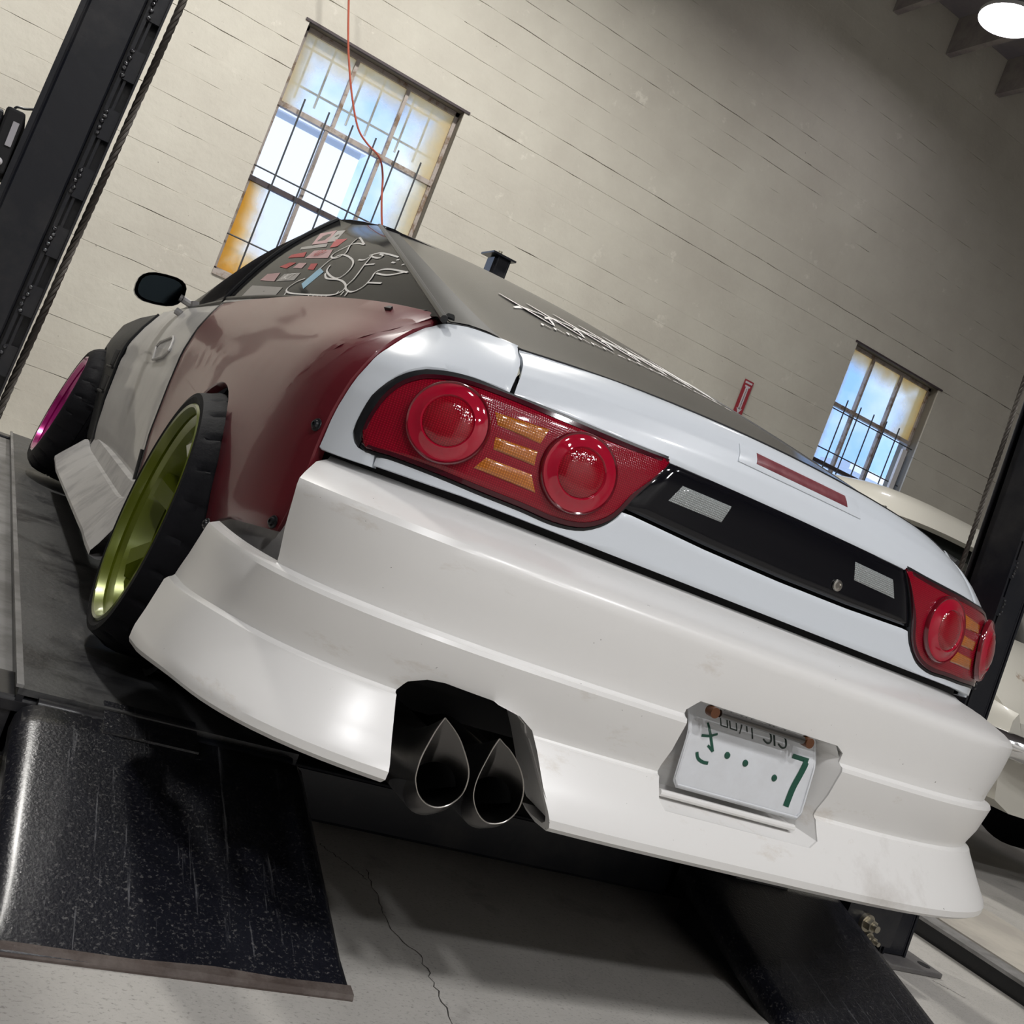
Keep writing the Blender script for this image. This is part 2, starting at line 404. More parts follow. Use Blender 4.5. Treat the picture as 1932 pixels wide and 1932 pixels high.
w2 = window('window_2', W2, (2.895, 2.33), ((5.81, z0, z1-.02), (6.22, z0, z1-.02)),
            [(x0, 5.81, 2.9, z1, P2), (5.81, 6.22, 2.9, z1, P2), (6.22, x1, 2.9, z1, P2), (x0, 5.81, 2.33, 2.9, P2), (5.81, 6.22, 2.33, 2.9, P2)],
            [5.64+.185*k for k in range(5)], (2.84, 2.45), 2.97, dark=(1,))
m = MB(); m.bb(6.50, 6.56, WALL_Y+.02, WALL_Y+.05, 2.22, 2.80); m.build('white_strip', M['white_pvc'], w2, angle=0)

# ------------------------------------------------------------------ outdoors: two pale facades beyond the windows
def facade(x0, x1, y, h, label):
    root = empty('neighbour_building', ((x0+x1)/2, y+.3, 0))
    m = MB(); m.bb(x0, x1, y, y+.6, -.2, h); m.build('wall', M['facade'], root, angle=0)
    m = MB(); m.bb(x0-.05, x1+.05, y-.08, y+.68, h, h+.12); m.build('parapet', M['white_pvc'], root, angle=0)
    tag(root, label, 'building')
facade(-1.3, 1.75, 12, 4.35, 'sunlit white building outside the larger window above the car roof')
facade(11.35, 13.5, 12.2, 3.6, 'sunlit white building outside the smaller window near the sign')

# hairline cracks in the slab
M['crack'] = mat('floor_crack', (.05, .045, .04), .9)
rc = random.Random(11)
for pts in ([(690, 1640), (740, 1760), (790, 1800), (830, 1880), (870, 1960)], [(600, 1590), (680, 1650), (690, 1660)], [(1760, 1850), (1800, 1872), (1822, 1884)]):
    q = resample([at_z(p, 0) for p in pts], 40); q = [p+Vector((rc.uniform(-.004, .004), rc.uniform(-.004, .004), 0)) for p in q]
    cm = MB(); rows = []
    for i, p in enumerate(q):
        d = (q[min(i+1, 40)]-q[max(i-1, 0)]).normalized(); w = Vector((-d.y, d.x, 0))*rc.uniform(.0004, .0013); rows.append([p-w+Vector((0, 0, .0006)), p+w+Vector((0, 0, .0006))])
    cm.grid(rows); cm.build('crack', M['crack'], bpy.data.objects['floor'], angle=0)
# ------------------------------------------------------------------ lamps hung from the joists
def lamp(x, y, z, label, glow='lamp_glow'):
    x = 4.47+.74*round((x-4.47)/.74)      # hung from a joist
    root = empty('high_bay_lamp', (x, y, z))
    tag(root, label, 'lamp', 'round high bay lamps under the ceiling')
    m = MB(); m.lathe([(.0, .235), (.03, .24), (.05, .2), (.10, .12), (.16, .09), (.16, .0)], (x, y, z), (0, 0, 1), 32); m.build('lamp_shell', M['lamp_shell'], root)
    m = MB(); m.lathe([(.012, .0), (.012, .225)], (x, y, z), (0, 0, 1), 32); m.build('diffuser', M[glow], root, fix=True)
    m = MB(); m.cyl((x, y, z+.16), (x, y, 6.258), .012, 8); m.build('rod', M['lamp_shell'], root)
    return root
lamp(4.475, 4.885, 5.80, 'glowing round lamp between the ceiling joists above the smaller window', 'lamp_dim')
for x, y, lab in ((-2.2, -3.0, 'high bay lamp over the floor left of the car, behind the viewer'), (.1, -3.4, 'high bay lamp over the floor straight behind the car'), (2.4, -3.0, 'high bay lamp over the floor right of the car, behind the viewer'),
               (-1.4, -5.6, 'added high bay fill lamp near the back wall, left of the middle'), (1.6, -5.6, 'added high bay fill lamp near the back wall, right of the middle'),  # unseen pair added so light reaches deeper under the car
               (-2.1, 3.6, 'high bay lamp over the floor left of the lift'), (.8, 3.6, 'high bay lamp over the middle of the car')):
    lamp(x, y, 5.4, lab, 'lamp_glow' if y < 0 else 'lamp_mid')

# ------------------------------------------------------------------ four-post lift
RZ = .175                                   # runway top
LX0, LX1, RX0, RX1 = -1.05, -.53, .45, .97  # runways
RY0, RY1 = .47, 5.17
lift = empty('vehicle_lift', (0, 2.8, 0))
tag(lift, 'black four post vehicle lift carrying the white hatchback', 'lift')
def runway(x0, x1, side):
    m = MB(); m.bb(x0, x1, RY0, RY1, RZ-.012, RZ); rw = m.build('runway', M['runway'], lift, angle=0)
    m = MB()
    for xx in (x0, x1-.012): m.bb(xx, xx+.012, RY0, RY1, .06, RZ-.0125)
    for k in range(9): m.bb(x0+.0125, x1-.0125, RY0+.06+k*.55, RY0+.12+k*.55, .08, RZ-.0125)
    m.build('runway_beam', M['lift_black'], rw, angle=0)
    xo = x0 if side < 0 else x1
    m = MB(); m.bb(min(xo, xo+side*.06), max(xo, xo+side*.06), RY0+.05, RY1, RZ-.045, RZ-.03); m.build('outer_rail', M['dusty_rail'], rw, angle=0)
    m = MB(); m.bb(xo-.006, xo+.006, RY0, RY1, RZ, RZ+.006); m.build('edge_strip', M['dusty_rail'], rw, angle=0)
runway(LX0, LX1, -1); runway(RX0, RX1, 1)

def ramp(x0, x1):
    """hinged approach plate with a rolled outer edge and a rusty toe"""
    yt, yh, zh = -.075, .44, RZ-.012
    def pt(x, s, dz=0): return Vector((x, yt+(yh-yt)*s, .006+(zh-.006)*s+dz))
    m = MB(); rows = []
    prof = [(x0-.012, -.05), (x0-.010, -.025), (x0-.002, -.010), (x0+.012, -.0025), (x0+.03, 0)]+[(x0+.03+(x1-x0-.06)*k/8, 0) for k in range(1, 9)]+[(x1-.012, -.002), (x1, -.010), (x1+.004, -.03)]
    for s in [0, .03, .06]+[.06+.94*k/10 for k in range(1, 11)]:
        rows.append([pt(x, s, dz*min(1, s*6+.12)) for x, dz in prof])
    m.grid(rows); r = m.build('ramp', M['ramp'], lift, angle=50)
    sol = r.modifiers.new('thickness', 'SOLIDIFY'); sol.thickness = .008; sol.offset = -1
    m = MB(); m.prism([pt(x0-.012, -.006, -.002), pt(x1+.003, -.006, -.002), pt(x1+.003, .0, .0030), pt(x1+.002, .036, .0014), pt(x0+.40, .030, .0016), pt(x0+.3, .038, .0016), pt(x0+.18, .026, .0016), pt(x0+.02, .030, .0016), pt(x0-.010, .02, .0016), pt(x0-.012, .0, .0030)], (0, 0, -.004)); m.build('toe_edge', M['rust_edge'], r, angle=0)
    # hinge tabs reaching on to the runway end
    m = MB()
    m.prism([pt(x0+.13, .93, .004), pt(x0+.30, .93, .004), Vector((x0+.30, RY0+.03, RZ+.0045)), Vector((x0+.13, RY0+.03, RZ+.0045))], (0, 0, -.004))
    m.build('hinge_plate', M['ramp'], r, angle=0)
    m = MB(); m.cyl((x0+.02, RY0-.012, RZ-.02), (x1-.02, RY0-.012, RZ-.02), .014, 12); m.build('hinge_pin', M['lift_black'], r)
    # gusset under the plate down to the floor, set back from the toe
    for x in (x0+.012, x1-.02):
        m = MB(); m.prism([pt(x, .22, -.012), pt(x, .97, -.012), Vector((x, yh-.02, .02)), Vector((x, yt+.22*(yh-yt), .012))], (.008, 0, 0))
        m.build('ramp_side', M['lift_black'], r, angle=0)
ramp(-1.035, -.525); ramp(.45, .955)

for yb, nm in ((.56, 'rear'), (5.12, 'front')):
    m = MB(); m.bb(-1.2, 1.2, yb-.09, yb+.06, .05, .158); cb = m.build('crossbeam', M['lift_black'], lift, angle=0); bevel(cb, .008)
    m = MB(); m.bb(-1.2, 1.2, yb-.096, yb-.0905, .135, .152); m.build('flange', M['lift_black'], cb, angle=0)

rwd = random.Random(9)
def post(x, y, side, z1=2.3, lean=.034):
    """C-section column with lock ladder; side is the direction of the lift's middle"""
    p = empty('post', (x, y, 0)); p.parent = lift; p.matrix_parent_inverse = lift.matrix_world.inverted()
    sh = lambda z: side*lean*z
    def vbar(mb, xa, xb, ya, yb, za, zb, n=1):
        vs = []
        for z in (za, zb):
            s = sh(z); vs += [(xa+s, ya, z), (xb+s, ya, z), (xb+s, yb, z), (xa+s, yb, z)]
        mb.add([Vector(v) for v in vs], [(3, 2, 1, 0), (4, 5, 6, 7), (0, 1, 5, 4), (1, 2, 6, 5), (2, 3, 7, 6), (3, 0, 4, 7)])
    o = -side
    # column: outer web, two flanges
    m = MB(); a, b = sorted((x+o*.062, x+o*.050)); vbar(m, a, b, y-.075, y+.075, .016, z1)
    a, b = sorted((x+o*.052, x+side*.026))
    vbar(m, a, b, y-.075, y-.063, .016, z1); vbar(m, a, b, y+.063, y+.075, .016, z1)
    c = m.build('column', M['lift_black'], p, angle=0); bevel(c, .004)
    # corner bead on the outer flange
    m = MB(); a, b = sorted((x+o*.062, x+o*.054)); vbar(m, a, b, y-.079, y-.0755, .016, z1); m.build('corner_bead', M['lift_black'], p, angle=0)
    # ladder: two stringers with rungs and open slots
    m = MB()
    a, b = sorted((x+side*.030, x+side*.036)); vbar(m, a, b, y-.082, y-.076, .016, z1-.02)
    a, b = sorted((x+side*.0565, x+side*.060)); vbar(m, a, b, y-.090, y+.02, .016, z1-.02)
    lad = m.build('lock_ladder', M['lift_black'], p, angle=0)
    k = 0; z = .14
    while z < z1-.12:
        m = MB(); a, b = sorted((x+side*.037, x+side*.056)); vbar(m, a, b, y-.084, y-.078, z, z+.052); r = m.build('rung', M['lift_black'], p, angle=0)
        m = MB()
        for q in range(5):
            zz = z+.006+q*.010; m.lathe([(0, 0), (.001, .0042), (.003, .003), (.004, 0)], (x+side*(.035+rwd.uniform(-.002, .002))+sh(zz), y-.084-.001*(q % 2), zz+rwd.uniform(-.002, .002)), (rwd.uniform(-.3, .3), -1, .15), 8)
        m.build('weld_bead', M['weld'], p)
        m = MB(); a, b = sorted((x+side*.040, x+side*.0445)); vbar(m, a, b, y-.080, y-.076, z+.052, z+.105); m.build('ladder_strip', M['lift_black'], p, angle=0)
        # back plate seen through the slot
        z += .105
    m = MB(); a, b = sorted((x+side*.020, x+side*.058)); vbar(m, a, b, y-.060, y-.054, .016, z1-.02); m.build('slot_back', M['lift_black'], p, angle=0)
    m = MB(); m.bb(x-.085+sh(z1), x+.085+sh(z1), y-.11, y+.10, z1, z1+.012); m.build('cap_plate', M['lift_black'], p, angle=0)
    m = MB(); m.cyl((x+sh(z1), y, z1+.0125), (x+sh(z1), y, z1+.05), .014, 12); m.build('cap_stud', M['zinc'], p)
    bx0, bx1 = (x-.16, x+.15)
    m = MB(); m.bb(bx0, bx1, y-.14, y+.18, 0, .015); bp = m.build('base_plate', M['plate_steel'], p, angle=0); bevel(bp, .003)
    for xx, yy in ((bx0+.035, y-.10), (bx1-.035, y-.10), (bx0+.035, y+.14), (bx1-.035, y+.14)):
        m = MB(); m.lathe([(0, .0), (.0, .018), (.0015, .018), (.0015, 0)], (xx, yy, .0145), (0, 0, 1), 16); m.build('bolt_hole', M['black_matte'], p)
    return p
post(-1.322, .56, 1); post(1.285, .56, -1, lean=.055); post(1.25, 5.0, -1, lean=.0); post(-1.30, 5.0, 1, lean=.0)
# cross beam end bracket and bolts beside the right rear post
m = MB(); m.bb(1.0, 1.20, .425, .449, .055, .24); br = m.build('end_bracket', M['lift_black'], lift, angle=0)
def nut(px, r, k):
    p = at_y(px, .425); b = MB(); b.cyl(p, p+Vector((0, -.012, 0)), r*1.35, 20); b.cyl(p+Vector((0, -.0125, 0)), p+Vector((0, -.03, 0)), r, 6); b.cyl(p+Vector((0, -.0305, 0)), p+Vector((0, -.045, 0)), r*.55, 12); b.build('bolt', M['zinc'], br)
    return p
nut((1632, 1738), .017, 0); q_ = nut((1634, 1766), .011, 1)
m = MB(); m.cyl(q_+Vector((-.12, -.02, .012)), q_+Vector((0, -.02, 0)), .006, 8); m.build('lock_rod', M['zinc'], br)

def cable(pts, label):
    """three strands laid round each other"""
    root = empty('lift_cable', pts[0]); a = Vector(pts[0]); b = Vector(pts[1])
    d = (b-a); L = d.length; d.normalize(); u = d.orthogonal().normalized(); w = d.cross(u)
    for k in range(4):
        n = int(L/.004); m = MB()
        m.tube([a+d*(L*i/n)+(u*math.cos(L*i/n*95+k*math.pi/2)+w*math.sin(L*i/n*95+k*math.pi/2))*.0036 for i in range(n+1)], .0034, 5)
        m.build('strand', M['cable'], root)
    tag(root, label, 'cable', 'lift cables')
def ptx(x, y, z): return (x, y, z)
cable([(-1.250, .60, .172), (-1.160, .60, 2.28)], 'twisted steel cable running beside the left lift post')
cable([(1.190, .60, .172), (1.068, .60, 2.28)], 'twisted steel cable running beside the right lift post')

# power unit on the outside of the left rear post
pu = empty('power_unit', (-1.40, .56, .98)); pu.parent = lift; pu.matrix_parent_inverse = lift.matrix_world.inverted()
m = MB(); m.bb(-1.412, -1.3825, .46, .56, 1.0, 1.058); bevel(m.build('control_box', M['black_trim'], pu, angle=0), .004)
m = MB(); m.bb(-1.382, -1.353, .475, .60, .965, 1.07); bevel(m.build('pump_body', M['black_matte'], pu, angle=0), .005)
m = MB(); m.bb(-1.366, -1.357, .4725, .4745, 1.01, 1.05); m.build('data_plate', mat('data_plate', (.35, .34, .36), .5), pu, angle=0)
m = MB(); m.cyl((-1.373, .50, 1.058), (-1.373, .50, 1.070), .005, 12); m.build('cable_gland', M['white_pvc'], pu)
m = MB(); m.lathe([(-.007, 0), (-.006, .004), (0, .0065), (.006, .004), (.007, 0)], (-1.366, .47, .982), (0, 1, 0), 16); m.build('lever_knob', M['white_pvc'], pu)
m = MB(); m.cyl((-1.366, .476, .982), (-1.366, .52, .982), .003, 8); m.build('lever', M['steel'], pu)
m = MB(); m.tube(spline([(-1.373, .50, 1.070), (-1.370, .50, 1.077), (-1.358, .50, 1.080), (-1.345, .50, 1.086), (-1.328, .50, 1.090)], 20), .002, 8); m.build('wire', M['black_trim'], pu)
m = MB(); m.cyl((-1.375, .53, .80), (-1.375, .53, .95), .034, 20); m.build('oil_tank', M['black_matte'], pu)
m = MB(); m.tube(spline([(-1.354, .49, .98), (-1.366, .48, .982), (-1.375, .48, .992), (-1.385, .48, .985)], 16), .003, 8); m.build('hose', M['steel'], pu)
tag(pu, 'black hydraulic power unit bolted to the outside of the left post')
# ------------------------------------------------------------------ the hatchback: body surface
NE, DE, Y0 = 3.6, .55, -.02
WT = [(.28, .79), (.45, .812), (.60, .828), (.75, .828), (.85, .824), (.93, .806), (.98, .786), (1.02, .765), (1.06, .74)]
ST = [(.74, 0), (.85, .0), (.90, .004), (.935, .012), (.97, .024), (1.0, .040), (1.02, .058), (1.035, .078), (1.045, .10)]
def HW(y, z):
    w = interp(WT, z)
    w += .034*math.exp(-((y-.86)/.42)**2)*(1-smooth(.66, .95, z))
    w += .055*math.exp(-((y-3.45)/.50)**2)*(1-smooth(.78, 1.0, z))
    w -= .055*smooth(.90, 1.02, z)*(1-smooth(.05, .95, y))
    w -= .35*smooth(3.9, 4.6, y)**2
    return w
_T = [(0.0, 0.0)]
_px, _py = 0, 0
for i in range(1, 361):
    th = math.pi/2*i/360
    x = .82*math.sin(th)**(2/NE); y = DE*(1-max(0, math.cos(th))**(2/NE))
    _T.append((_T[-1][0]+math.hypot(x-_px, y-_py), th)); _px, _py = x, y
T0 = _T[-1][0]
_TI = [(th, t) for t, th in _T]
def S(t, z, side=-1, off=0.0):
    """point of the outer skin; t runs from the middle of the tail round to the side"""
    a = abs(t); sg = side if t >= 0 else -side
    def raw(a, z):
        if a <= T0:
            th = interp(_T, a); sx = math.sin(th)**(2/NE) if th > 0 else 0; dy = DE*(1-max(0, math.cos(th))**(2/NE))
        else: sx, dy = 1.0, DE+(a-T0)
        x = .82*sx; sh = interp(ST, z+.083*min(x, .6)**2) if z > .74 else 0
        y = Y0+sh+dy
        return Vector((HW(y, z)*sx, y, z))
    p = raw(a, z)
    if off:
        e = 2e-3; du = raw(a+e, z)-raw(max(a-e, 0), z); dv = raw(a, z+e)-raw(a, z-e)
        n = du.cross(dv); n.normalize()
        p = p+n*off
    return Vector((p.x*sg, p.y, p.z))
def t_of(y, z, x):
    sx = .82*min(1, abs(x)/HW(y, z)); sh = interp(ST, z+.083*min(sx, .6)**2) if z > .74 else 0
    dy = y-Y0-sh
    if dy >= DE: return T0+dy-DE
    r = min(1, abs(x)/HW(y, z))
    th1 = math.asin(min(1, r**(NE/2)))
    return interp(_TI, th1)
def hit(px, z_ok=(.2, 1.2)):
    """first point of the skin along a sight line, as (t, z); t negative on the far (right) half"""
    d = ray(px); s = .9; prev = None
    while s < 7:
        p = CAM+d*s; y, z, x = p.y, p.z, abs(p.x)
        sh = interp(ST, z+.083*min(x, .6)**2) if z > .74 else 0
        if y > Y0+sh:
            q = (Y0+sh+DE-y)/DE
            g = (1-q**NE)**(1/NE) if 0 < q < 1 else (1 if q <= 0 else 0)
            if x < HW(y, z)*g:
                t = t_of(y, z, x)
                return Vector((t if p.x <= 0 else -t, z))
        s += .0025
    p = CAM+d*1.5
    return Vector((0, p.z))
def hits(l): return [hit(p) for p in l]
def c5(l): return [(560+.38302*x, 580+.38302*y) for x, y in l]
def c4(l): return [(400+.31056*x, 380+.31056*y) for x, y in l]
def c6(l): return [(1100+.43064*x, 700+.43064*y) for x, y in l]

def panel(mb, bot, top, nu, nv, side=-1, off=0.0, edge=.004, sink=.003, skirt=.012, spl=False):
    """four sided sheet-metal panel between two boundary curves in skin coordinates, edges rolled under"""
    f = spline if spl else resample
    b = f([Vector((p[0], p[1])) for p in bot], nu); tp = f([Vector((p[0], p[1])) for p in top], nu)
    hgt = max((tp[i]-b[i]).length for i in range(nu+1)); e = min(.2, edge/max(hgt, .01))
    vs = [0, e]+[e+(1-2*e)*k/nv for k in range(1, nv)]+[1-e, 1]
    rows = []
    for j, v in enumerate(vs):
        r = []
        for i in range(nu+1):
            p = b[i].lerp(tp[i], v); o = off
            if j in (0, len(vs)-1) or i in (0, nu): o = off-sink
            r.append(S(p.x, p.y, side, o))
        rows.append(r)
    def ring(k):
        q = []
        for i in range(nu+1): q.append(S(b[i].x, b[i].y, side, off-k))
        for j in range(1, len(vs)): p = b[nu].lerp(tp[nu], vs[j]); q.append(S(p.x, p.y, side, off-k))
        for i in range(nu-1, -1, -1): q.append(S(tp[i].x, tp[i].y, side, off-k))
        for j in range(len(vs)-2, 0, -1): p = b[0].lerp(tp[0], vs[j]); q.append(S(p.x, p.y, side, off-k))
        return q
    mb.grid(rows)
    if skirt: mb.grid([ring(sink), ring(skirt)], close=True)
    return mb
def both(name, bot, top, m, parent, nu=24, nv=8, **k):
    r = []
    for sd in (-1, 1):
        b = MB(); panel(b, bot, top, nu, nv, side=sd, **k); r.append(b.build(name, m, parent, angle=40))
    return r
def mirror_t(l): return [Vector((-p.x, p.y)) for p in reversed(l)]

car = empty('hatchback_car', (0, 2.1, RZ))
tag(car, 'white and maroon hatchback with mismatched panels standing on the lift', 'car')

# ---- rear lamps
lamp_bot = c5([(318, 668), (345, 697), (480, 740), (700, 824), (900, 908), (1100, 988), (1240, 1050), (1350, 1080), (1440, 1082), (1530, 1052), (1600, 1000), (1690, 905), (1800, 800), (1838, 762)])
lamp_top = c5([(318, 645), (340, 570), (400, 470), (480, 390), (560, 348), (640, 334), (800, 352), (1000, 415), (1300, 536), (1500, 620), (1700, 702), (1836, 752)])
LB, LT = hits(lamp_bot), hits(lamp_top)
trim_o = c5([(300, 690), (278, 640), (282, 585), (345, 460), (440, 368), (560, 315), (680, 306), (850, 340), (1060, 425), (1300, 518), (1500, 602), (1700, 684), (1842, 738)])
TR = hits(trim_o)
M['lamp_red'] = mat('red_lens', (.27, .002, .014), .12, coat=.4, spec=.3)
M['lamp_red_bright'] = mat('bright_red_lens', (.30, .003, .012), .06, coat=.6, spec=.4)
M['lamp_bezel'] = mat('smooth_red_lens', (.34, .004, .022), .05, coat=.8, spec=.4)
M['lamp_deep'] = mat('deep_red_rim', (.12, .002, .008), .08, coat=.5)
M['lamp_dark'] = mat('dark_lens_edge', (.045, .001, .006), .1, coat=.5)
M['amber'] = mat('amber_lens', (.50, .135, .008), .1, coat=1.0)
M['clear_lens'] = mat('clear_ribbed_lens', (.42, .43, .43), .2, coat=.8)
def lens_bump(m, scale, strength):
    nt = m.node_tree; N = nt.nodes.new; L = nt.links.new; b = nt.nodes['Principled BSDF']
    tc = N('ShaderNodeTexCoord'); outs = []
    for d, s in (('X', scale), ('Z', scale)):
        w = N('ShaderNodeTexWave'); w.bands_direction = d; w.inputs['Scale'].default_value = s; L(tc.outputs['Object'], w.inputs['Vector']); outs.append(w.outputs['Fac'])
    ad = N('ShaderNodeMath'); ad.operation = 'MULTIPLY'; L(outs[0], ad.inputs[0]); L(outs[1], ad.inputs[1])
    bp = N('ShaderNodeBump'); bp.inputs['Strength'].default_value = strength; bp.inputs['Distance'].default_value = .002
    L(ad.outputs[0], bp.inputs['Height']); L(bp.outputs['Normal'], b.inputs['Normal'])
    cr = N('ShaderNodeMix'); cr.data_type = 'RGBA'; L(ad.outputs[0], cr.inputs[0])
    c = b.inputs['Base Color'].default_value
    cr.inputs[6].default_value = (c[0]*.62, c[1]*.62, c[2]*.62, 1); cr.inputs[7].default_value = (min(1, c[0]*1.25), c[1]*1.4, c[2]*1.4, 1)
    L(cr.outputs[2], b.inputs['Base Color'])
lens_bump(M['lamp_red'], 90, .12); lens_bump(M['amber'], 80, .3); lens_bump(M['clear_lens'], 90, .9); lens_bump(M['lamp_red_bright'], 90, .1)
lens_c = [hit((845, 799)), hit((1089, 893))]
amb = [([(985, 585), (1195, 672)], [(975, 520), (1240, 605)]), ([(965, 700), (1165, 780)], [(975, 640), (1180, 710)]), ([(870, 790), (1170, 912)], [(930, 740), (1150, 822)])]
for sd in (-1, 1):
    tl = empty('rear_lamp', S(.5, .86, sd)); tl.parent = car; tl.matrix_parent_inverse = car.matrix_world.inverted()
    b = MB(); panel(b, LB, LT, 40, 12, side=sd, off=.004, edge=.012, sink=.006, skirt=.03, spl=True); b.build('lens_cover', M['lamp_red'], tl, angle=60)
    b = MB(); panel(b, LT, TR, 40, 2, side=sd, off=.0015, edge=.003, sink=.002, skirt=.03, spl=True); b.build('lamp_trim', M['black_trim'], tl, angle=50)
    b = MB(); lo = [Vector((p.x, p.y-.006)) for p in LB]; panel(b, lo, LB, 40, 1, side=sd, off=.0005, edge=.001, sink=.001, skirt=.03, spl=True); b.build('lower_seal', M['black_trim'], tl, angle=50)
    cx_, cz_ = sum(p.x for p in LB)/len(LB), .858
    for crv, nm_ in ((LT, 'upper_edge'), (LB, 'lower_edge')):
        c_ = spline(crv, 40); ins = []
        for p in c_:
            d_ = Vector((cx_-p.x, cz_-p.y)); d_ = Vector((d_.x*.25, d_.y)); ins.append(p+d_*min(.30, .010/max(.010, d_.length)))
        b = MB(); panel(b, c_, ins, 40, 2, side=sd, off=.0048, edge=.002, sink=.004, skirt=.006); b.build(nm_, M['lamp_dark'], tl, angle=60)
    for c in lens_c:
        o = S(c.x, c.y, sd); n = (S(c.x, c.y, sd, .02)-o).normalized()
        b = MB(); b.lathe([(.002, .0665), (.008, .0660), (.0105, .0640), (.0095, .0615)], o, n, 56); b.build('lens_ring', M['lamp_deep'], tl, angle=60)
        b = MB(); b.lathe([(.0092, .0618), (.0100, .058), (.0125, .050), (.0165, .044), (.0175, .042), (.0150, .0395)], o, n, 56); b.build('lens_bezel', M['lamp_bezel'], tl, angle=60)
        b = MB(); b.lathe([(.0145, .0400), (.0180, .036), (.0215, .027), (.0235, .014), (.024, .0)], o, n, 56); b.build('round_lens', M['lamp_red_bright'], tl, angle=60)
    for lo, hi in amb:
        b = MB(); panel(b, hits(c5(lo)), hits(c5(hi)), 8, 3, side=sd, off=.0065, edge=.003, sink=.002, skirt=.006); b.build('amber_segment', M['amber'], tl, angle=60)

# ---- black centre garnish with reversing lamps
g_bl, g_tl = hit(c6([(188, 604)])[0]), hit(c6([(392, 396)])[0])
zb_mid, zt_mid = g_bl.y-.006, g_tl.y+.002
gb = [g_bl, Vector((g_bl.x*.5, zb_mid)), Vector((0, zb_mid-.002))]; gt = [g_tl, Vector((g_tl.x*.5, zt_mid)), Vector((0, zt_mid+.001))]
gar = MB(); panel(gar, gb+mirror_t(gb)[1:], gt+mirror_t(gt)[1:], 48, 8, off=.001, edge=.008, sink=.005, skirt=.03)
gar = gar.build('centre_garnish', M['black_gloss'], car, angle=60)
rl = hits(c6([(372, 568), (602, 662)])), hits(c6([(432, 503), (648, 594)]))
for sd in (-1, 1):
    b = MB(); panel(b, rl[0], rl[1], 12, 6, side=sd, off=.0045, edge=.006, sink=.003, skirt=.006); b.build('reverse_lamp', M['clear_lens'], gar, angle=60)
kh = hit((1577, 1104)); o = S(kh.x, kh.y, -1, .002); n = (S(kh.x, kh.y, -1, .02)-o).normalized()
b = MB(); b.lathe([(0, .011), (.003, .0105), (.004, .007), (.001, .006), (.001, 0)], o, n, 20); b.build('lock_barrel', M['steel'], gar)

# ---- hatch panels
A_Z = .7535
gap_l, gap_t = hit((967, 748)), hit((982, 656))
low_l = hit((703, 878)); low_lt = hit((708, 861))
lamp_low = [p for p in hits(c5([(390, 722), (480, 748), (700, 833), (900, 917), (1100, 998), (1240, 1060), (1350, 1091), (1440, 1093), (1540, 1062), (1605, 1010)]))]
top_c = [low_lt]+lamp_low[1:]+[Vector((g_bl.x-.003, g_bl.y-.006)), Vector((g_bl.x*.5, zb_mid-.007)), Vector((0, zb_mid-.009))]
bot_c = [low_l, Vector((low_l.x*.8, A_Z)), Vector((low_l.x*.5, A_Z)), Vector((0, A_Z))]
b = MB(); panel(b, resample(bot_c, 40)+mirror_t(resample(bot_c, 40))[1:], resample(top_c, 40)+mirror_t(resample(top_c, 40))[1:], 160, 8, edge=.006, sink=.003, skirt=.02)
b.build('hatch_lower_panel', M['trunk_white'], car, angle=50)
ztop = lambda t: 1.0435-.083*min(.6, abs(S(t, 1.0).x))**2
hb = [Vector((gap_l.x*k/10, gap_l.y+.0015)) for k in range(10, -1, -1)]; ht = [Vector((gap_t.x*k/10, ztop(gap_t.x*k/10))) for k in range(10, -1, -1)]
b = MB(); panel(b, hb+mirror_t(hb)[1:], ht+mirror_t(ht)[1:], 60, 22, edge=.005, sink=.0025, skirt=.02)
b.build('hatch_upper_panel', M['trunk_white'], car, angle=50)
# high brake lamp: pale plinth with a faded red strip
def on_hatch(x0, x1, za, zb, off, name, m, nu=16, par=car, edge=.005):
    b = MB(); bo = [Vector((-x0, za)), Vector((-x1, za))]; to = [Vector((-x0, zb)), Vector((-x1, zb))]
    panel(b, bo, to, nu, 4, off=off, edge=edge, sink=.002, skirt=.01); return b.build(name, m, par, angle=50)
hb_l = on_hatch(-.170, .170, .982, 1.014, .004, 'high_brake_lamp', M['trunk_white'])
M['faded_red'] = mat('faded_red_strip', (.16, .03, .04), .4, col2=(.21, .06, .07), vscale=30)
on_hatch(-.128, .128, .990, 1.0085, .0065, 'brake_lens', M['faded_red'], par=hb_l, edge=.003)

# ---- white rear corners wrapping round the lamps
out_px = c4([(1858, 872), (1700, 806), (1560, 756), (1430, 734), (1380, 737), (1280, 762), (1180, 812), (1060, 892), (950, 982), (880, 1062), (820, 1142), (760, 1242), (710, 1342), (670, 1442), (640, 1500), (800, 1558), (962, 1612)])
in_px = c4([(1808, 1160), (1700, 1118), (1550, 1062), (1400, 1022), (1300, 1010), (1200, 1027), (1100, 1072), (1000, 1152), (912, 1270), (872, 1350), (852, 1412), (865, 1468), (892, 1500), (982, 1540)])
CO, CI = hits(out_px), hits(in_px)
corner_l, corner_r = both('rear_corner', CI, CO, M['trunk_white'], car, nu=60, nv=8, edge=.004, sink=.0025, skirt=.02)

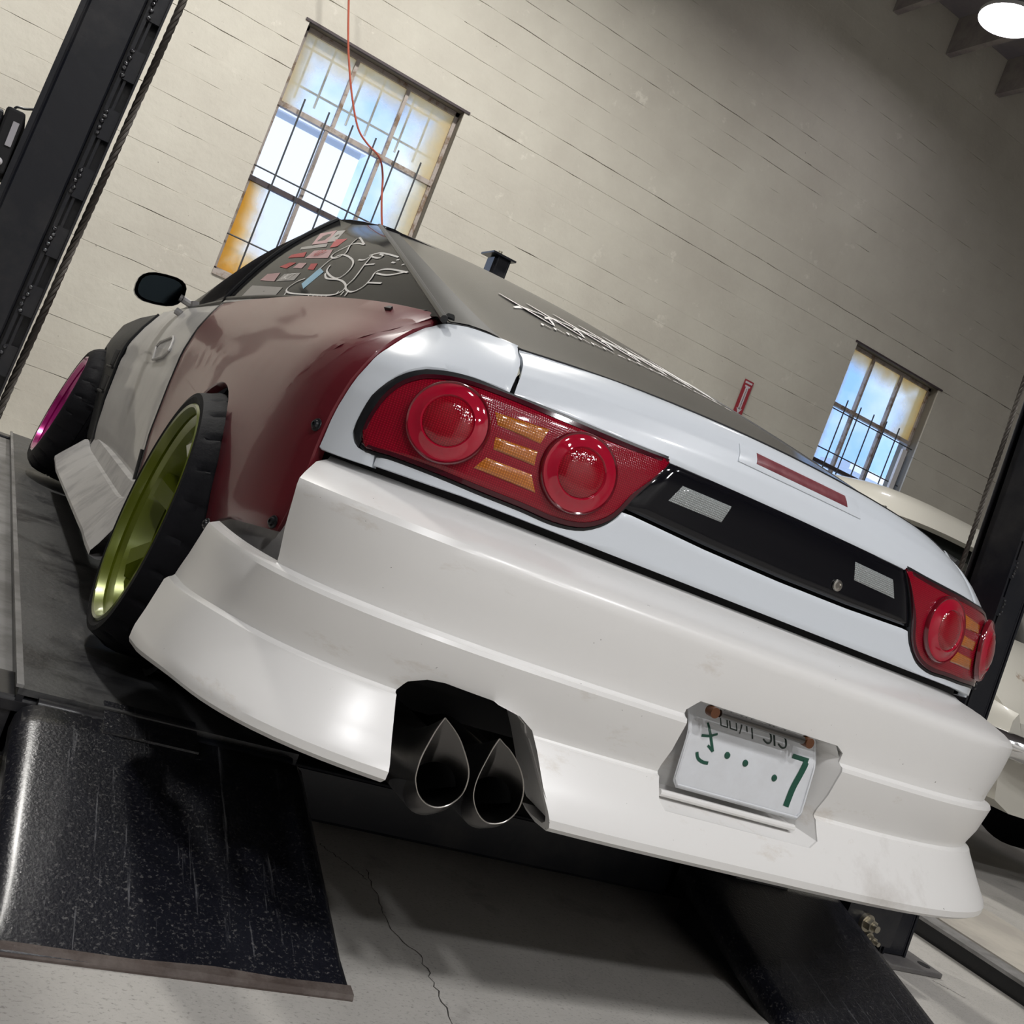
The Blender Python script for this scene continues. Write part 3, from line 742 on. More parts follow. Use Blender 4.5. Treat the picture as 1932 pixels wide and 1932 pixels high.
# ---- maroon quarter panels with cut-out arch
seam = CO[5:15]
q_out = [Vector((t_of(1.72, .44, .82), .44)), Vector((t_of(1.70, .60, .83), .60)), Vector((t_of(1.71, .80, .83), .80)), Vector((t_of(1.75, .95, .79), .95)), Vector((t_of(1.80, 1.038, .75), 1.038)),
         Vector((t_of(1.40, 1.040, .73), 1.040)), Vector((t_of(1.0, 1.038, .70), 1.038)), Vector((t_of(.6, 1.030, .68), 1.030)), hit((772, 594)), hit((830, 603))]
q_out += [Vector((p.x+.002, p.y)) for p in CO[4:15]]+hits([(592, 862), (575, 905), (548, 963), (522, 1002)])
arch = []
ay, az, ar = .862, .478, .318
for k in range(0, 25):
    a = math.radians(-14+k*(180+14-10)/24.0)
    y, z = ay+ar*math.cos(a), az+ar*math.sin(a)
    arch.append(Vector((t_of(y, z, .85), z)))
arch += [hit((404, 958))]
both('quarter_panel', arch, q_out, M['maroon'], car, nu=90, nv=14, edge=.006, sink=.003, skirt=.02, off=.003)
both('inner_flange', [Vector((t_of(.52, .50, .85), .49)), Vector((t_of(.10, .50, .72), .49))], [Vector((t_of(.52, .62, .85), .64)), Vector((t_of(.10, .62, .72), .64))], M['primer'], car, nu=12, nv=3, off=-.006, skirt=0)
# screw heads along the panel seams
def screw(px, x=None, r=.009, parent=car):
    for sd in (-1, 1):
        h = hit(px); o = S(h.x, h.y, sd, .004); n = (S(h.x, h.y, sd, .03)-o).normalized()
        b = MB(); b.lathe([(0, r*1.25), (.002, r*1.2), (.003, r*.8), (.007, r*.7), (.008, r*.35), (.005, r*.3), (.005, 0)], o, n, 16); b.build('screw', M['black_trim'], parent)
screw((600, 803)); screw((519, 986))

# ---- doors, front wings, sills
for k_, px_ in enumerate(((735, 588), (850, 603))):
    for sd in (-1, 1):
        h = hit(px_); o = S(h.x, h.y, sd, .003); u = (S(h.x+.02, h.y, sd, .003)-S(h.x-.02, h.y, sd, .003)).normalized(); n = (S(h.x, h.y, sd, .03)-o).normalized(); w = u.cross(n)
        b = MB(); b.prism([o-u*.010-w*.003, o+u*.010-w*.003, o+u*.006+w*.005, o-u*.006+w*.005], n*.006); b.build('trim_clip', M['black_trim'], car, angle=0)
def flat(ya, za): return Vector((t_of(ya, za, .83), za))
door_b = [flat(1.745, .40), flat(3.02, .40)]; 
door_t = [flat(1.82, 1.036), flat(3.04, 1.012)]
rear_edge = [(1.725, .44), (1.712, .60), (1.722, .80), (1.762, .95), (1.812, 1.036)]
def door(side):
    b = MB(); nu, nv = 30, 22; rows = []
    for j in range(nv+1):
        z = .40+(1.036-.40)*j/nv; ya = interp([(q[1], q[0]) for q in [(1.725, .40)]+rear_edge], z); yb = 3.02+.03*smooth(.7, 1.03, z)
        r = []
        for i in range(nu+1):
            y = ya+(yb-ya)*i/nu; crease = -.006*math.exp(-((z-.80)/.012)**2)+.004*math.exp(-((z-.50)/.05)**2)
            zz = z-.024*(y-1.8)/1.2*smooth(.8, 1.03, z)
            r.append(S(t_of(y, zz, .83), zz, side, crease-(.003 if i in (0, nu) else 0)))
        rows.append(r)
    b.grid(rows)
    ring = [r[0] for r in rows]; ring2 = [Vector((p.x-side*.02, p.y, p.z)) for p in ring]; b.grid([ring, ring2])
    d = b.build('door', M['door_grey'], car, angle=40)
    # recessed handle: raised frame round a cup
    hp = hits([(290, 679), (297, 655), (306, 645), (328, 636), (329, 642), (321, 662), (308, 674)])
    ring_ = [S(p.x, p.y, side, .003) for p in hp]
    b = MB(); b.tube(resample(ring_+[ring_[0]], 48), .0045, 8, cap=False); h = b.build('door_handle', M['door_grey'], d)
    b = MB(); b.add([S(p.x, p.y, side, .001) for p in hp], [tuple(range(len(hp)))]); b.build('handle_cup', M['primer'], d, angle=0)
    return d
for sd in (-1, 1):
    d = door(sd)
    b = MB(); b.tube([S(t_of(y-.004, z, .83), z, sd, -.002) for y, z in spline([(q[0], q[1]) for q in rear_edge]+[(1.825, 1.045)], 24)], .0075, 8); b.build('door_seam', M['black_trim'], d)
    b = MB(); b.tube([S(t_of(3.045+.03*smooth(.7, 1.03, z), z, .83), z, sd, -.003) for z in [.42+.58*k/16 for k in range(17)]], .008, 8); b.build('door_seam', M['black_trim'], d)
    wing = empty('front_wing', S(t_of(3.5, .8, .85), .8, sd)); wing.parent = car; wing.matrix_parent_inverse = car.matrix_world.inverted()
    fo = [flat(3.065, .44), flat(3.06, .62), flat(3.06, .80), flat(3.085, .95), flat(3.10, 1.005), flat(3.6, .985), flat(4.1, .93), flat(4.28, .84), flat(4.30, .66), flat(4.28, .50)]
    fa = []
    for k in range(25):
        a = math.radians(188-k*196/24); y, z = 3.52+.335*math.cos(a), .47+.335*math.sin(a); fa.append(flat(y, z))
    b = MB(); panel(b, fa, fo, 48, 8, side=sd, edge=.006, sink=.003, skirt=.02); b.build('wing_skin', M['fender_black'], wing, angle=40)
    # vent slots behind the wheel
    for zc, hh in ((.775, .035), (.665, .03)):
        b = MB(); panel(b, [flat(3.10, zc-hh), flat(3.17, zc-hh)], [flat(3.10, zc+hh), flat(3.19, zc+hh)], 6, 4, side=sd, off=.004, edge=.003, sink=.003, skirt=.004); b.build('vent', M['black_matte'], wing, angle=40)
        b = MB(); panel(b, [flat(3.085, zc-hh-.012), flat(3.20, zc-hh-.012)], [flat(3.085, zc-hh-.002), flat(3.20, zc-hh-.002)], 6, 2, side=sd, off=.012, edge=.002, sink=.003, skirt=.012); b.build('vent_lip', M['fender_black'], wing, angle=40)
    # side skirt: upper band, flared blade
    sk = empty('side_skirt', S(t_of(2.2, .4, .82), .4, sd)); sk.parent = car; sk.matrix_parent_inverse = car.matrix_world.inverted()
    b = MB(); rows = []
    ys = [1.19+(3.17-1.19)*i/24 for i in range(25)]
    for X, z, dy in ((.800, .47, 0), (.832, .455, 0), (.838, .425, 0), (.842, .405, 0)):
        rows.append([Vector((sd*(X+.02*smooth(1.7, 1.3, y)), y, z+.05*smooth(1.75, 1.3, y))) for y in ys])
    b.grid(rows); b.build('skirt_top', M['primer'], sk, angle=30)
    b = MB(); rows = []
    for X, z in ((.842, .405), (.852, .400), (.905, .318), (.918, .296), (.917, .284), (.90, .280), (.80, .295)):
        row = []
        for y in ys:
            k = smooth(3.17, 3.05, y); out = (X-.842)
            row.append(Vector((sd*(.842+.02*smooth(1.7, 1.3, y)+out*(.9+.35*(y-1.27)/1.9)), y+ (out*.3 if y < 1.35 else 0), z+.05*smooth(1.75, 1.3, y)*(1 if z > .38 else .35)+.02*smooth(2.9, 3.17, y))))
        rows.append(row)
    b.grid(rows); b.build('skirt_blade', M['primer'], sk, angle=30)
    b = MB(); y0s = [1.72+.01*i for i in range(3)]
    b.tube([Vector((sd*(HW(1.73, z)+.006), 1.732, z)) for z in (.425, .47, .55)], .007, 8); b.build('door_seal', M['black_trim'], sk)

# ---- rear bumper
# z, tail y, half width, depth to the arch end
BR = [(.738, -.010, .800, .55), (.732, -.022, .806, .55), (.722, -.060, .835, .55), (.702, -.112, .862, .55), (.692, -.128, .871, .55), (.682, -.134, .873, .55), (.670, -.135, .872, .55),
      (.62, -.132, .866, .55), (.576, -.127, .857, .55), (.561, -.1265, .855, .55), (.5575, -.131, .858, .55), (.5555, -.1375, .8655, .55), (.549, -.140, .868, .55), (.50, -.130, .872, .57),
      (.470, -.118, .874, .585), (.4585, -.116, .875, .59), (.4555, -.1185, .879, .59), (.4535, -.124, .886, .59), (.447, -.1275, .890, .60), (.40, -.160, .905, .61), (.372, -.182, .915, .62), (.362, -.187, .917, .62),
      (.350, -.186, .917, .62), (.342, -.176, .912, .62), (.340, -.14, .89, .60), (.345, -.11, .86, .58)]
def bump_pt(th, r):
    z, y0, W, D = r; s = math.sin(abs(th)); c = max(0, math.cos(th))
    y = y0+D*(1-c**(2/NE))
    z -= smooth(.10, .47, y)*interp([(.34, .036), (.45, .022), (.55, .004), (.6, 0)], z)     # the lip droops towards the wheel
    return Vector((math.copysign(W*s**(2/NE), -th) if th else 0, y, z))
def th_for_x(x, W=.87): return math.asin(min(1, (abs(x)/W))**(NE/2)) if abs(x) < W else math.pi/2
ths = []
xs = [0, .02, .05, .1, .15, .175, .2, .25, .3, .35, .4, .45, .5, .55, .6, .64, .68, .71, .74, .765, .785, .80, .812, .823, .832, .840, .847, .853, .858, .862, .865, .868, .8692, .8698, .87]
pos = [th_for_x(x) for x in xs]
ths = [-a for a in reversed(pos[1:])]+pos
def y_at(th): return bump_pt(th, BR[5]).y
b = MB(); rows = []
sink_rows = [Vector((0, 0, 0))]
NB = len(BR); NT = len(ths)
pts = [[bump_pt(th, r) for th in ths] for r in BR]
# inner skin for thickness
inn = [[Vector((p.x*.985, p.y+.012, p.z+(.004 if i < NB-3 else .006))) for p in row] for i, row in enumerate(pts)]
idx = {}
D_ROW = 10
def keep(i, j):
    """cells of the cover: above the side crease the cover ends at the seam with the quarter panel"""
    return not (i < D_ROW and (y_at(ths[j]) > .105 or y_at(ths[j+1]) > .105))
V = [p for row in pts for p in row]+[p for row in inn for p in row]; Fc = []; K = NB*NT
kept = set((i, j) for i in range(NB-1) for j in range(NT-1) if keep(i, j))
for i, j in kept:
    q = (i*NT+j, i*NT+j+1, (i+1)*NT+j+1, (i+1)*NT+j)
    Fc.append(q); Fc.append(tuple(k+K for k in reversed(q)))
    for (di, dj), e in (((-1, 0), (0, 1)), ((0, 1), (1, 2)), ((1, 0), (2, 3)), ((0, -1), (3, 0))):
        if (i+di, j+dj) not in kept:
            a, c = q[e[0]], q[e[1]]; Fc.append((c, a, a+K, c+K))
b.add(V, Fc)
bumper = b.build('rear_bumper', M['pearl_white'], car, angle=0)
bm = bmesh.new(); bm.from_mesh(bumper.data)
bmesh.ops.delete(bm, geom=[v for v in bm.verts if not v.link_faces], context='VERTS')
bmesh.ops.recalc_face_normals(bm, faces=bm.faces); bm.to_mesh(bumper.data); bm.free()
def cut(target, cutter):
    m = target.modifiers.new('cut', 'BOOLEAN'); m.operation = 'DIFFERENCE'; m.solver = 'EXACT'; m.object = cutter
    dg = bpy.context.evaluated_depsgraph_get(); me = bpy.data.meshes.new_from_object(target.evaluated_get(dg))
    target.modifiers.clear(); target.data = me; bpy.data.objects.remove(cutter)
# exhaust notch
notch = [(-.632, .30), (-.632, .455), (-.622, .476), (-.600, .489), (-.575, .493), (-.50, .491), (-.46, .484), (-.435, .470), (-.420, .445), (-.398, .40), (-.372, .335), (-.365, .30)]
c = MB(); c.prism([Vector((x, -.35, z)) for x, z in notch], (0, .32, 0)); cut(bumper, c.build('cutter', None, None, angle=0))
# number plate recess
RXL, RXR, RZB, RZT = -.178, .178, .410, .588
rec = [(RXL+.012, RZB), (RXR-.02, RZB), (RXR, RZB+.012), (RXR, RZT-.01), (RXR-.02, RZT), (RXL+.02, RZT), (RXL, RZT-.02), (RXL, RZB+.012)]
c = MB(); c.prism([Vector((x, -.35, z)) for x, z in rec], (0, .30, 0)); cut(bumper, c.build('cutter', None, None, angle=0))
bumper.data.materials.clear(); bumper.data.materials.append(M['pearl_white'])
bumper.data.shade_smooth(); bumper.data.set_sharp_from_angle(angle=math.radians(28))
# recess liner: mouth follows the cover's profile, long sloping cheek on the right
def y_prof(z): return interp([(q[0], q[1]) for q in reversed(BR[2:22])], z)
zl_ = [RZB+.012, .44, .447, .452, .458, .466, .50, .54, .548, .555, .562, RZT-.02]
mouth = [Vector((RXL, y_prof(z)+.004, z)) for z in zl_]+[Vector((RXL+.02, y_prof(RZT)+.004, RZT)), Vector((RXR-.02, y_prof(RZT)+.004, RZT))]+[Vector((RXR, y_prof(z)+.004, z)) for z in reversed(zl_)]+[Vector((RXR-.02, y_prof(RZB)+.004, RZB)), Vector((RXL+.012, y_prof(RZB)+.004, RZB))]
back = []
for p in mouth:
    back.append(Vector((max(-.160, min(.148, p.x)), -.070, max(.430, min(.578, p.z)))))
b = MB(); b.grid([mouth, back], close=True); b.add(back, [tuple(range(len(back)))])
rl_ = b.build('plate_recess', M['pearl_white'], bumper, angle=30)
b = MB(); b.tube([(-.162, -.118, .428), (.140, -.118, .428)], .006, 10); b2 = b.build('recess_ledge', M['pearl_white'], bumper)
# notch return flange on the right of the exhausts
b = MB(); fl_ = [(-.420, .445), (-.398, .40), (-.372, .340)]
edge0 = [Vector((x, -.124-.050*(.49-z)/.14, max(z, .356))) for x, z in [(-.50, .491), (-.46, .484), (-.435, .470)]+fl_]
b.grid([edge0, [p+Vector((.010, .11, .0)) for p in edge0]]); b.build('notch_flange', M['pearl_white'], bumper, angle=40)
p_ = at_x((388, 988), -.866)
for sd in (-1, 1):
    b = MB(); b.lathe([(0, .011), (.002, .0105), (.003, .007), (.006, .006), (.007, .003), (.004, 0)], (sd*.864, p_.y, p_.z), (sd, -.25, 0), 16); b.build('screw', M['black_trim'], bumper)
# tail body closing the gap between hatch and cover, dark underside
b = MB(); rows = []
for z in (.70, .735, .752, .77):
    rows.append([S(t, z, -1, -.03) for t in [(-1.02+2.04*k/60) for k in range(61)]])
b.grid(rows); b.build('gap_filler', M['black_matte'], car, angle=60)
b = MB(); rows = []
for z in (.76, .84, .92, 1.0): rows.append([S(t, z, -1, -.035) for t in [(-.95+1.9*k/60) for k in range(61)]])
b.grid(rows); b.build('inner_tail', M['black_matte'], car, angle=60)
b = MB(); b.bb(-.70, .70, .02, 1.35, .46, .50); b.bb(-.70, .70, 1.35, 4.0, .30, .42); b.bb(-.62, .62, .10, .20, .40, .60); b.build('underbody', M['black_matte'], car, angle=0)
b = MB(); b.bb(-.66, .66, -.045, -.02, .52, .70); b.build('crash_beam', M['black_matte'], car, angle=0)
# ------------------------------------------------------------------ greenhouse
def tint_glass(name, tint, clear, rough, spec=.5, dust=(.30, .30, .30), dust_amt=.25):
    m = bpy.data.materials.new(name); m.use_nodes = True; nt = m.node_tree; nt.nodes.clear(); N = nt.nodes.new; L = nt.links.new
    out = N('ShaderNodeOutputMaterial'); tr = N('ShaderNodeBsdfTransparent'); tr.inputs[0].default_value = (*tint, 1)
    p = N('ShaderNodeBsdfPrincipled'); p.inputs['Base Color'].default_value = (.012, .012, .012, 1); p.inputs['Roughness'].default_value = rough; p.inputs['Coat Weight'].default_value = 0; p.inputs['Specular IOR Level'].default_value = spec
    tc = N('ShaderNodeTexCoord'); nz = N('ShaderNodeTexNoise'); nz.inputs['Scale'].default_value = 3; nz.inputs['Detail'].default_value = 8; L(tc.outputs['Object'], nz.inputs['Vector'])
    mc = N('ShaderNodeMix'); mc.data_type = 'RGBA'; mr = N('ShaderNodeMapRange'); mr.inputs[1].default_value = .3; mr.inputs[2].default_value = .75; mr.inputs[3].default_value = dust_amt*.4; mr.inputs[4].default_value = dust_amt
    L(nz.outputs['Fac'], mr.inputs[0]); L(mr.outputs[0], mc.inputs[0]); mc.inputs[6].default_value = (.010, .010, .010, 1); mc.inputs[7].default_value = (*dust, 1)
    L(mc.outputs[2], p.inputs['Base Color'])
    mx = N('ShaderNodeMixShader'); mx.inputs[0].default_value = 1-clear; L(tr.outputs[0], mx.inputs[1]); L(p.outputs[0], mx.inputs[2]); L(mx.outputs[0], out.inputs['Surface'])
    return m
M['hatch_glass'] = tint_glass('dusty_hatch_glass', (.35, .36, .36), .06, .20, spec=.40, dust_amt=.06)
M['quarter_glass'] = tint_glass('tinted_quarter_glass', (.30, .30, .28), .16, .06, spec=.02, dust_amt=.08)
M['screen_glass'] = tint_glass('windscreen_glass', (.92, .96, .94), .93, .03, dust_amt=.02)
M['decal_white'] = mat('white_decal', (.72, .70, .67), .6)
M['decal_grey'] = mat('grey_decal', (.36, .34, .32), .6)
M['decal_red'] = mat('red_decal', (.40, .05, .05), .6)
M['decal_pink'] = mat('pink_decal', (.45, .28, .28), .6)
M['decal_blue'] = mat('blue_decal', (.28, .50, .66), .5)
M['roof_black'] = mat('roof_black', (.008, .008, .011), .15, coat=1.0)

BF, BRr = Vector((-.757, 1.79, 1.046)), Vector((-.672, .215, 1.020))     # belt line front / rear
RF, RR = Vector((-.545, 1.735, 1.397)), Vector((-.487, 1.50, 1.387))   # roof rail front / rear
def QG(u, v, off=0.0):
    """quarter window skin: u belt front to rear, v belt to roof"""
    b = BF.lerp(BRr, u); t = RF.lerp(RR, u)
    b = b+Vector((-.012*math.sin(math.pi*u), 0, .012*math.sin(math.pi*u)))
    p = b.lerp(t, v); p = p+Vector((-.018*math.sin(math.pi*v), 0, .012*math.sin(math.pi*v)))
    if off:
        n = (BRr-BF).cross(RF-BF).normalized()
        if n.x > 0: n = -n
        p = p+n*off
    return p
def mirx(p): return Vector((-p.x, p.y, p.z))
for sd in (-1, 1):
    mm = (lambda p: p) if sd < 0 else mirx
    b = MB(); b.grid([[mm(QG(u/24, v/14)) for u in range(25)] for v in range(15)]); b.grid([[mm(QG(u/24, v/14, -.006)) for u in range(25)] for v in range(15)])
    qg = b.build('quarter_window', M['quarter_glass'], car, angle=60)
    b = MB()
    b.tube([mm(QG(0, v/14, .002)) for v in range(15)], .008, 8); b.tube([mm(QG(u/24, .01, .001)) for u in range(24)], .005, 8); b.tube([mm(QG(1, v/14, -.003)) for v in range(15)], .007, 8)
    b.build('window_seal', M['black_trim'], qg)
    b = MB(); e = []
    b.grid([[mm(QG(u/24, 0, .0)) for u in range(23)], [mm(QG(u/24, 0)+Vector((-.006, 0, -.010))) for u in range(23)], [mm(QG(u/24, 0)+Vector((.0, 0, -.018))) for u in range(23)]])
    b.build('belt_moulding', M['door_grey'], qg, angle=60)

# hatch glass
_bt = []
for k in range(13):
    t = gap_t.x*k/12; p = S(t, ztop(t), -1); _bt.append((abs(p.x), p.y, p.z))
for p in CO[1:4]:
    q = S(p.x, p.y, -1); _bt.append((abs(q.x), q.y, q.z))
_bt.sort(); BTY = [(a_, y_) for a_, y_, z_ in _bt]; BTZ = [(a_, z_) for a_, y_, z_ in _bt]; HB = _bt[-1][0]
def HG(s, v, off=0.0):
    """hatch glass: s -1..1 across, v bottom edge (along the panel) to roof"""
    w = HB+(.492-HB)*v; x0 = abs(s)*HB; k = 1-abs(s)**2.4
    y0_, z0_ = interp(BTY, x0)+.003, interp(BTZ, x0)+.001
    y1_, z1_ = 1.505, 1.388+.026*k
    e = v**1.07
    return Vector((s*w, y0_+(y1_-y0_)*v, z0_+(z1_-z0_)*e+.016*k*math.sin(math.pi*v)+off))
b = MB(); b.grid([[HG(-1+2*i/48, j/30) for i in range(49)] for j in range(31)]); b.grid([[HG(-1+2*i/48, j/30, -.006) for i in range(49)] for j in range(31)])
hatch = b.build('hatch_glass', M['hatch_glass'], car, angle=60)
M['pillar_black'] = mat('pillar_black', (.008, .008, .010), .45, spec=.1)
M['glass_band'] = mat('ceramic_band', (.018, .018, .018), .4, spec=.15)
for sd in (-1, 1):
    b = MB(); b.grid([[HG(sd*q, j/30, .0012) for q in (.995, .96, .92, .885)] for j in range(31)]); b.build('black_border', M['glass_band'], hatch, angle=60)
    # frame strip between quarter window and hatch glass
    rows = []
    for j in range(31):
        v = j/30; a = QG(1, v); c = HG(-1, v)
        if sd > 0: a, c = mirx(a), mirx(c)
        m_ = (a+c)/2+Vector((0, 0, .004)); rows.append([a, m_, c])
    b = MB(); b.grid(rows); b.build('rear_pillar', M['pillar_black'], car, angle=60)
b = MB(); b.tube([HG(s/20, 0, -.003) for s in range(-20, 21)], .003, 8); b.build('glass_seal', M['black_trim'], hatch)

# roof, screen pillars, windscreen
railpx = [((350, 590), -.745), ((380, 566), -.715), ((420, 531), -.68), ((480, 486), -.63), ((560, 446), -.58), ((640, 416), -.545)]
rail = [at_x(p, x) for p, x in railpx]
rail[0] = Vector((-.735, 2.72, 1.02)); 
rail = spline([Vector((-.745, 2.95, 1.005)), Vector((-.712, 2.62, 1.095)), Vector((-.672, 2.42, 1.190)), Vector((-.622, 2.28, 1.282)), Vector((-.575, 2.03, 1.357)), Vector((-.545, 1.735, 1.398)), Vector((-.487, 1.50, 1.388))], 36)
for sd in (-1, 1):
    mm = (lambda p: p) if sd < 0 else mirx
    b = MB(); rows = []
    for i, p in enumerate(rail):
        d = (rail[min(i+1, 36)]-rail[max(i-1, 0)]).normalized(); inn_ = Vector((1, 0, .12)); inn_ = (inn_-d*inn_.dot(d)).normalized(); up = inn_.cross(d); 
        if up.z < 0: up = -up
        rows.append([mm(p+inn_*a+up*c) for a, c in ((0, 0), (.012, .003), (.05, .004), (.085, .000), (.10, -.02), (.07, -.060), (.02, -.058), (.0, -.02))])
    b.grid(rows, close=True); b.build('roof_rail', M['roof_black'], car, angle=50)
b = MB(); rows = []
for j in range(15):
    v = j/14; y = 1.44+(2.20-1.44)*v; zz = interp([(1.44, 1.392), (1.75, 1.405), (2.0, 1.38), (2.2, 1.33)], y); w = interp([(1.44, .48), (1.75, .50), (2.2, .55)], y)
    rows.append([Vector((w*(-1+2*i/20), y, zz-.012+.014*(1-(-1+2*i/20)**2))) for i in range(21)])
b.grid(rows); rf = b.build('roof', M['roof_black'], car, angle=60); so = rf.modifiers.new('thickness', 'SOLIDIFY'); so.thickness = .03; so.offset = -1
b = MB(); rows = []
for j in range(13):
    v = j/12; rows.append([Vector(((.70+(.56-.70)*v)*(-1+2*i/16), 2.98+(2.2-2.98)*v+.28*(1-v)*(1-(-1+2*i/16)**2), 1.0+(1.335-1.0)*v+.03*math.sin(math.pi*v)+.03*(1-(-1+2*i/16)**2)*v)) for i in range(17)])
b.grid(rows); b.build('windscreen', M['screen_glass'], car, angle=60)
b = MB(); rows = []
for j in range(9):
    y = 1.2+(2.15-1.2)*j/8; rows.append([Vector((.50*(-1+2*i/10), y, interp([(1.2, 1.30), (1.5, 1.345), (1.8, 1.355), (2.15, 1.30)], y))) for i in range(11)])
b.grid(rows); b.build('headliner', M['black_matte'], car, angle=60)
# bonnet and nose, cowl
b = MB(); rows = []
for j in range(13):
    v = j/12; y = 3.02+(4.32-3.02)*v
    rows.append([Vector(((HW(y, .95)-.03-.05*v)*(-1+2*i/16), y+.20*(1-(-1+2*i/16)**2)*1, interp([(3.0, 1.0), (3.6, .965), (4.1, .90), (4.35, .82)], y)+.035*(1-(-1+2*i/16)**2))) for i in range(17)])
b.grid(rows); b.build('bonnet', M['door_grey'], car, angle=60)
b = MB(); rows = []
for z, o in ((.84, 0), (.74, .05), (.60, .07), (.45, .09), (.34, .10)):
    rows.append([Vector((.82*(-1+2*i/20), 4.22+o+.26*(1-abs(-1+2*i/20)**2.6), z)) for i in range(21)])
b.grid(rows); b.build('front_bumper', M['primer'], car, angle=60)
b = MB()
b.bb(-.66, .66, 2.95, 3.05, .55, .99); b.bb(-.60, .60, .9, 2.9, .42, .50); b.bb(-.66, .66, .12, .85, .74, .80); b.build('cabin_tub', M['black_matte'], car, angle=0)
for sx in (-.36, .36):
    b = MB(); rows = []
    for y, z, w in ((2.28, .62, .20), (1.98, .60, .22), (1.90, .66, .23), (1.80, .92, .23), (1.76, 1.08, .20), (1.75, 1.20, .12), (1.74, 1.24, .09)):
        rows.append([Vector((sx+w*c, y-.05*abs(c)**2*-1, z)) for c in (-1, -.8, -.4, 0, .4, .8, 1)])
    b.grid(rows); s_ = b.build('seat', M['black_matte'], car, angle=60); so = s_.modifiers.new('thickness', 'SOLIDIFY'); so.thickness = .07
# door window felt and sail panel
for sd in (-1, 1):
    b = MB(); b.tube([Vector((sd*(.752-.0*k), 1.82+(2.95-1.82)*k/12, 1.040-.028*k/12)) for k in range(13)], .010, 8); b.build('belt_seal', M['black_trim'], car)

# wing mirrors
def mirror(sd):
    c = Vector((sd*.866, 2.5, 1.050)); root = empty('wing_mirror', c); root.parent = car; root.matrix_parent_inverse = car.matrix_world.inverted()
    b = MB(); rows = []
    prof = []
    for k in range(20):
        a = 2*math.pi*k/20; ca, sa = math.cos(a), math.sin(a)
        prof.append((.082*math.copysign(abs(ca)**.7, ca), .056*math.copysign(abs(sa)**.75, sa)))
    for dy, s in ((-.03, .98), (-.032, 1.0), (.0, 1.0), (.035, .85), (.06, .55), (.072, .2)):
        rows.append([Vector((c.x+sd*(x*s+(.0 if x*s > 0 else 0)), c.y+dy, c.z+z*s-.18*(x*s))) for x, z in prof])
    b.grid(rows, close=True); b.add(rows[-1], [tuple(range(20))]); b.build('mirror_shell', M['black_paint'], root, angle=60)
    b = MB(); b.add([Vector((c.x+sd*x*.86, c.y-.024, c.z+z*.84-.18*x*.86)) for x, z in prof], [tuple(range(20))]); b.build('mirror_glass', mat('mirror_glass', (.02, .028, .034), .05, metal=1.0) if 'mg' not in M else M['mg'], root, angle=0)
    b = MB(); b.tube([c+Vector((-sd*.06, .0, .005)), c+Vector((-sd*.13, -.02, -.010))], .013, 8); b.tube([c+Vector((-sd*.075, .0, -.045)), c+Vector((-sd*.14, -.02, -.06))], .013, 8); b.build('mirror_arm', M['primer'], root)
    b = MB(); b.tube([c+Vector((-sd*.122, -.03, .008)), c+Vector((-sd*.14, -.04, -.06))], .014, 8); b.build('mirror_base', M['primer'], root)
mirror(-1); mirror(1)

# ------------------------------------------------------------------ decals on the quarter window (left) and hatch glass
def solve_qg(px):
    best = None; d = ray(px)
    # intersect with the window's mean plane, then invert the bilinear patch by iteration
    u, v = .5, .5
    for _ in range(40):
        p = QG(u, v); e = 1e-3
        pu = (QG(u+e, v)-p)/e; pv = (QG(u, v+e)-p)/e
        n = pu.cross(pv); q = CAM+d*((p-CAM).dot(n)/d.dot(n)); r = q-p
        a11, a12, a22 = pu.dot(pu), pu.dot(pv), pv.dot(pv); b1, b2 = r.dot(pu), r.dot(pv); det = a11*a22-a12*a12
        u += .7*(b1*a22-b2*a12)/det; v += .7*(b2*a11-b1*a12)/det
        u = max(-.1, min(1.1, u)); v = max(-.1, min(1.1, v))
    return u, v
def stroke(px, r, m, parent, name='window_drawing', n=24, sp=True):
    uv = [solve_qg(p) for p in px]; q = (spline if sp else resample)([Vector((a, c)) for a, c in uv], n)
    b = MB(); rows = []
    P = [QG(p.x, p.y, .0015) for p in q]
    for i, p in enumerate(P):
        d = (P[min(i+1, len(P)-1)]-P[max(i-1, 0)]).normalized(); nn = (BRr-BF).cross(RF-BF).normalized(); w = d.cross(nn)
        rows.append([p-w*r, p+w*r])
    b.grid(rows); return b.build(name, m, parent, angle=0)
def c2(l): return [(380+.3209*x, .3209*y) for x, y in l]
qgl = [o for o in car.children if o.name.startswith('quarter_window')][0]
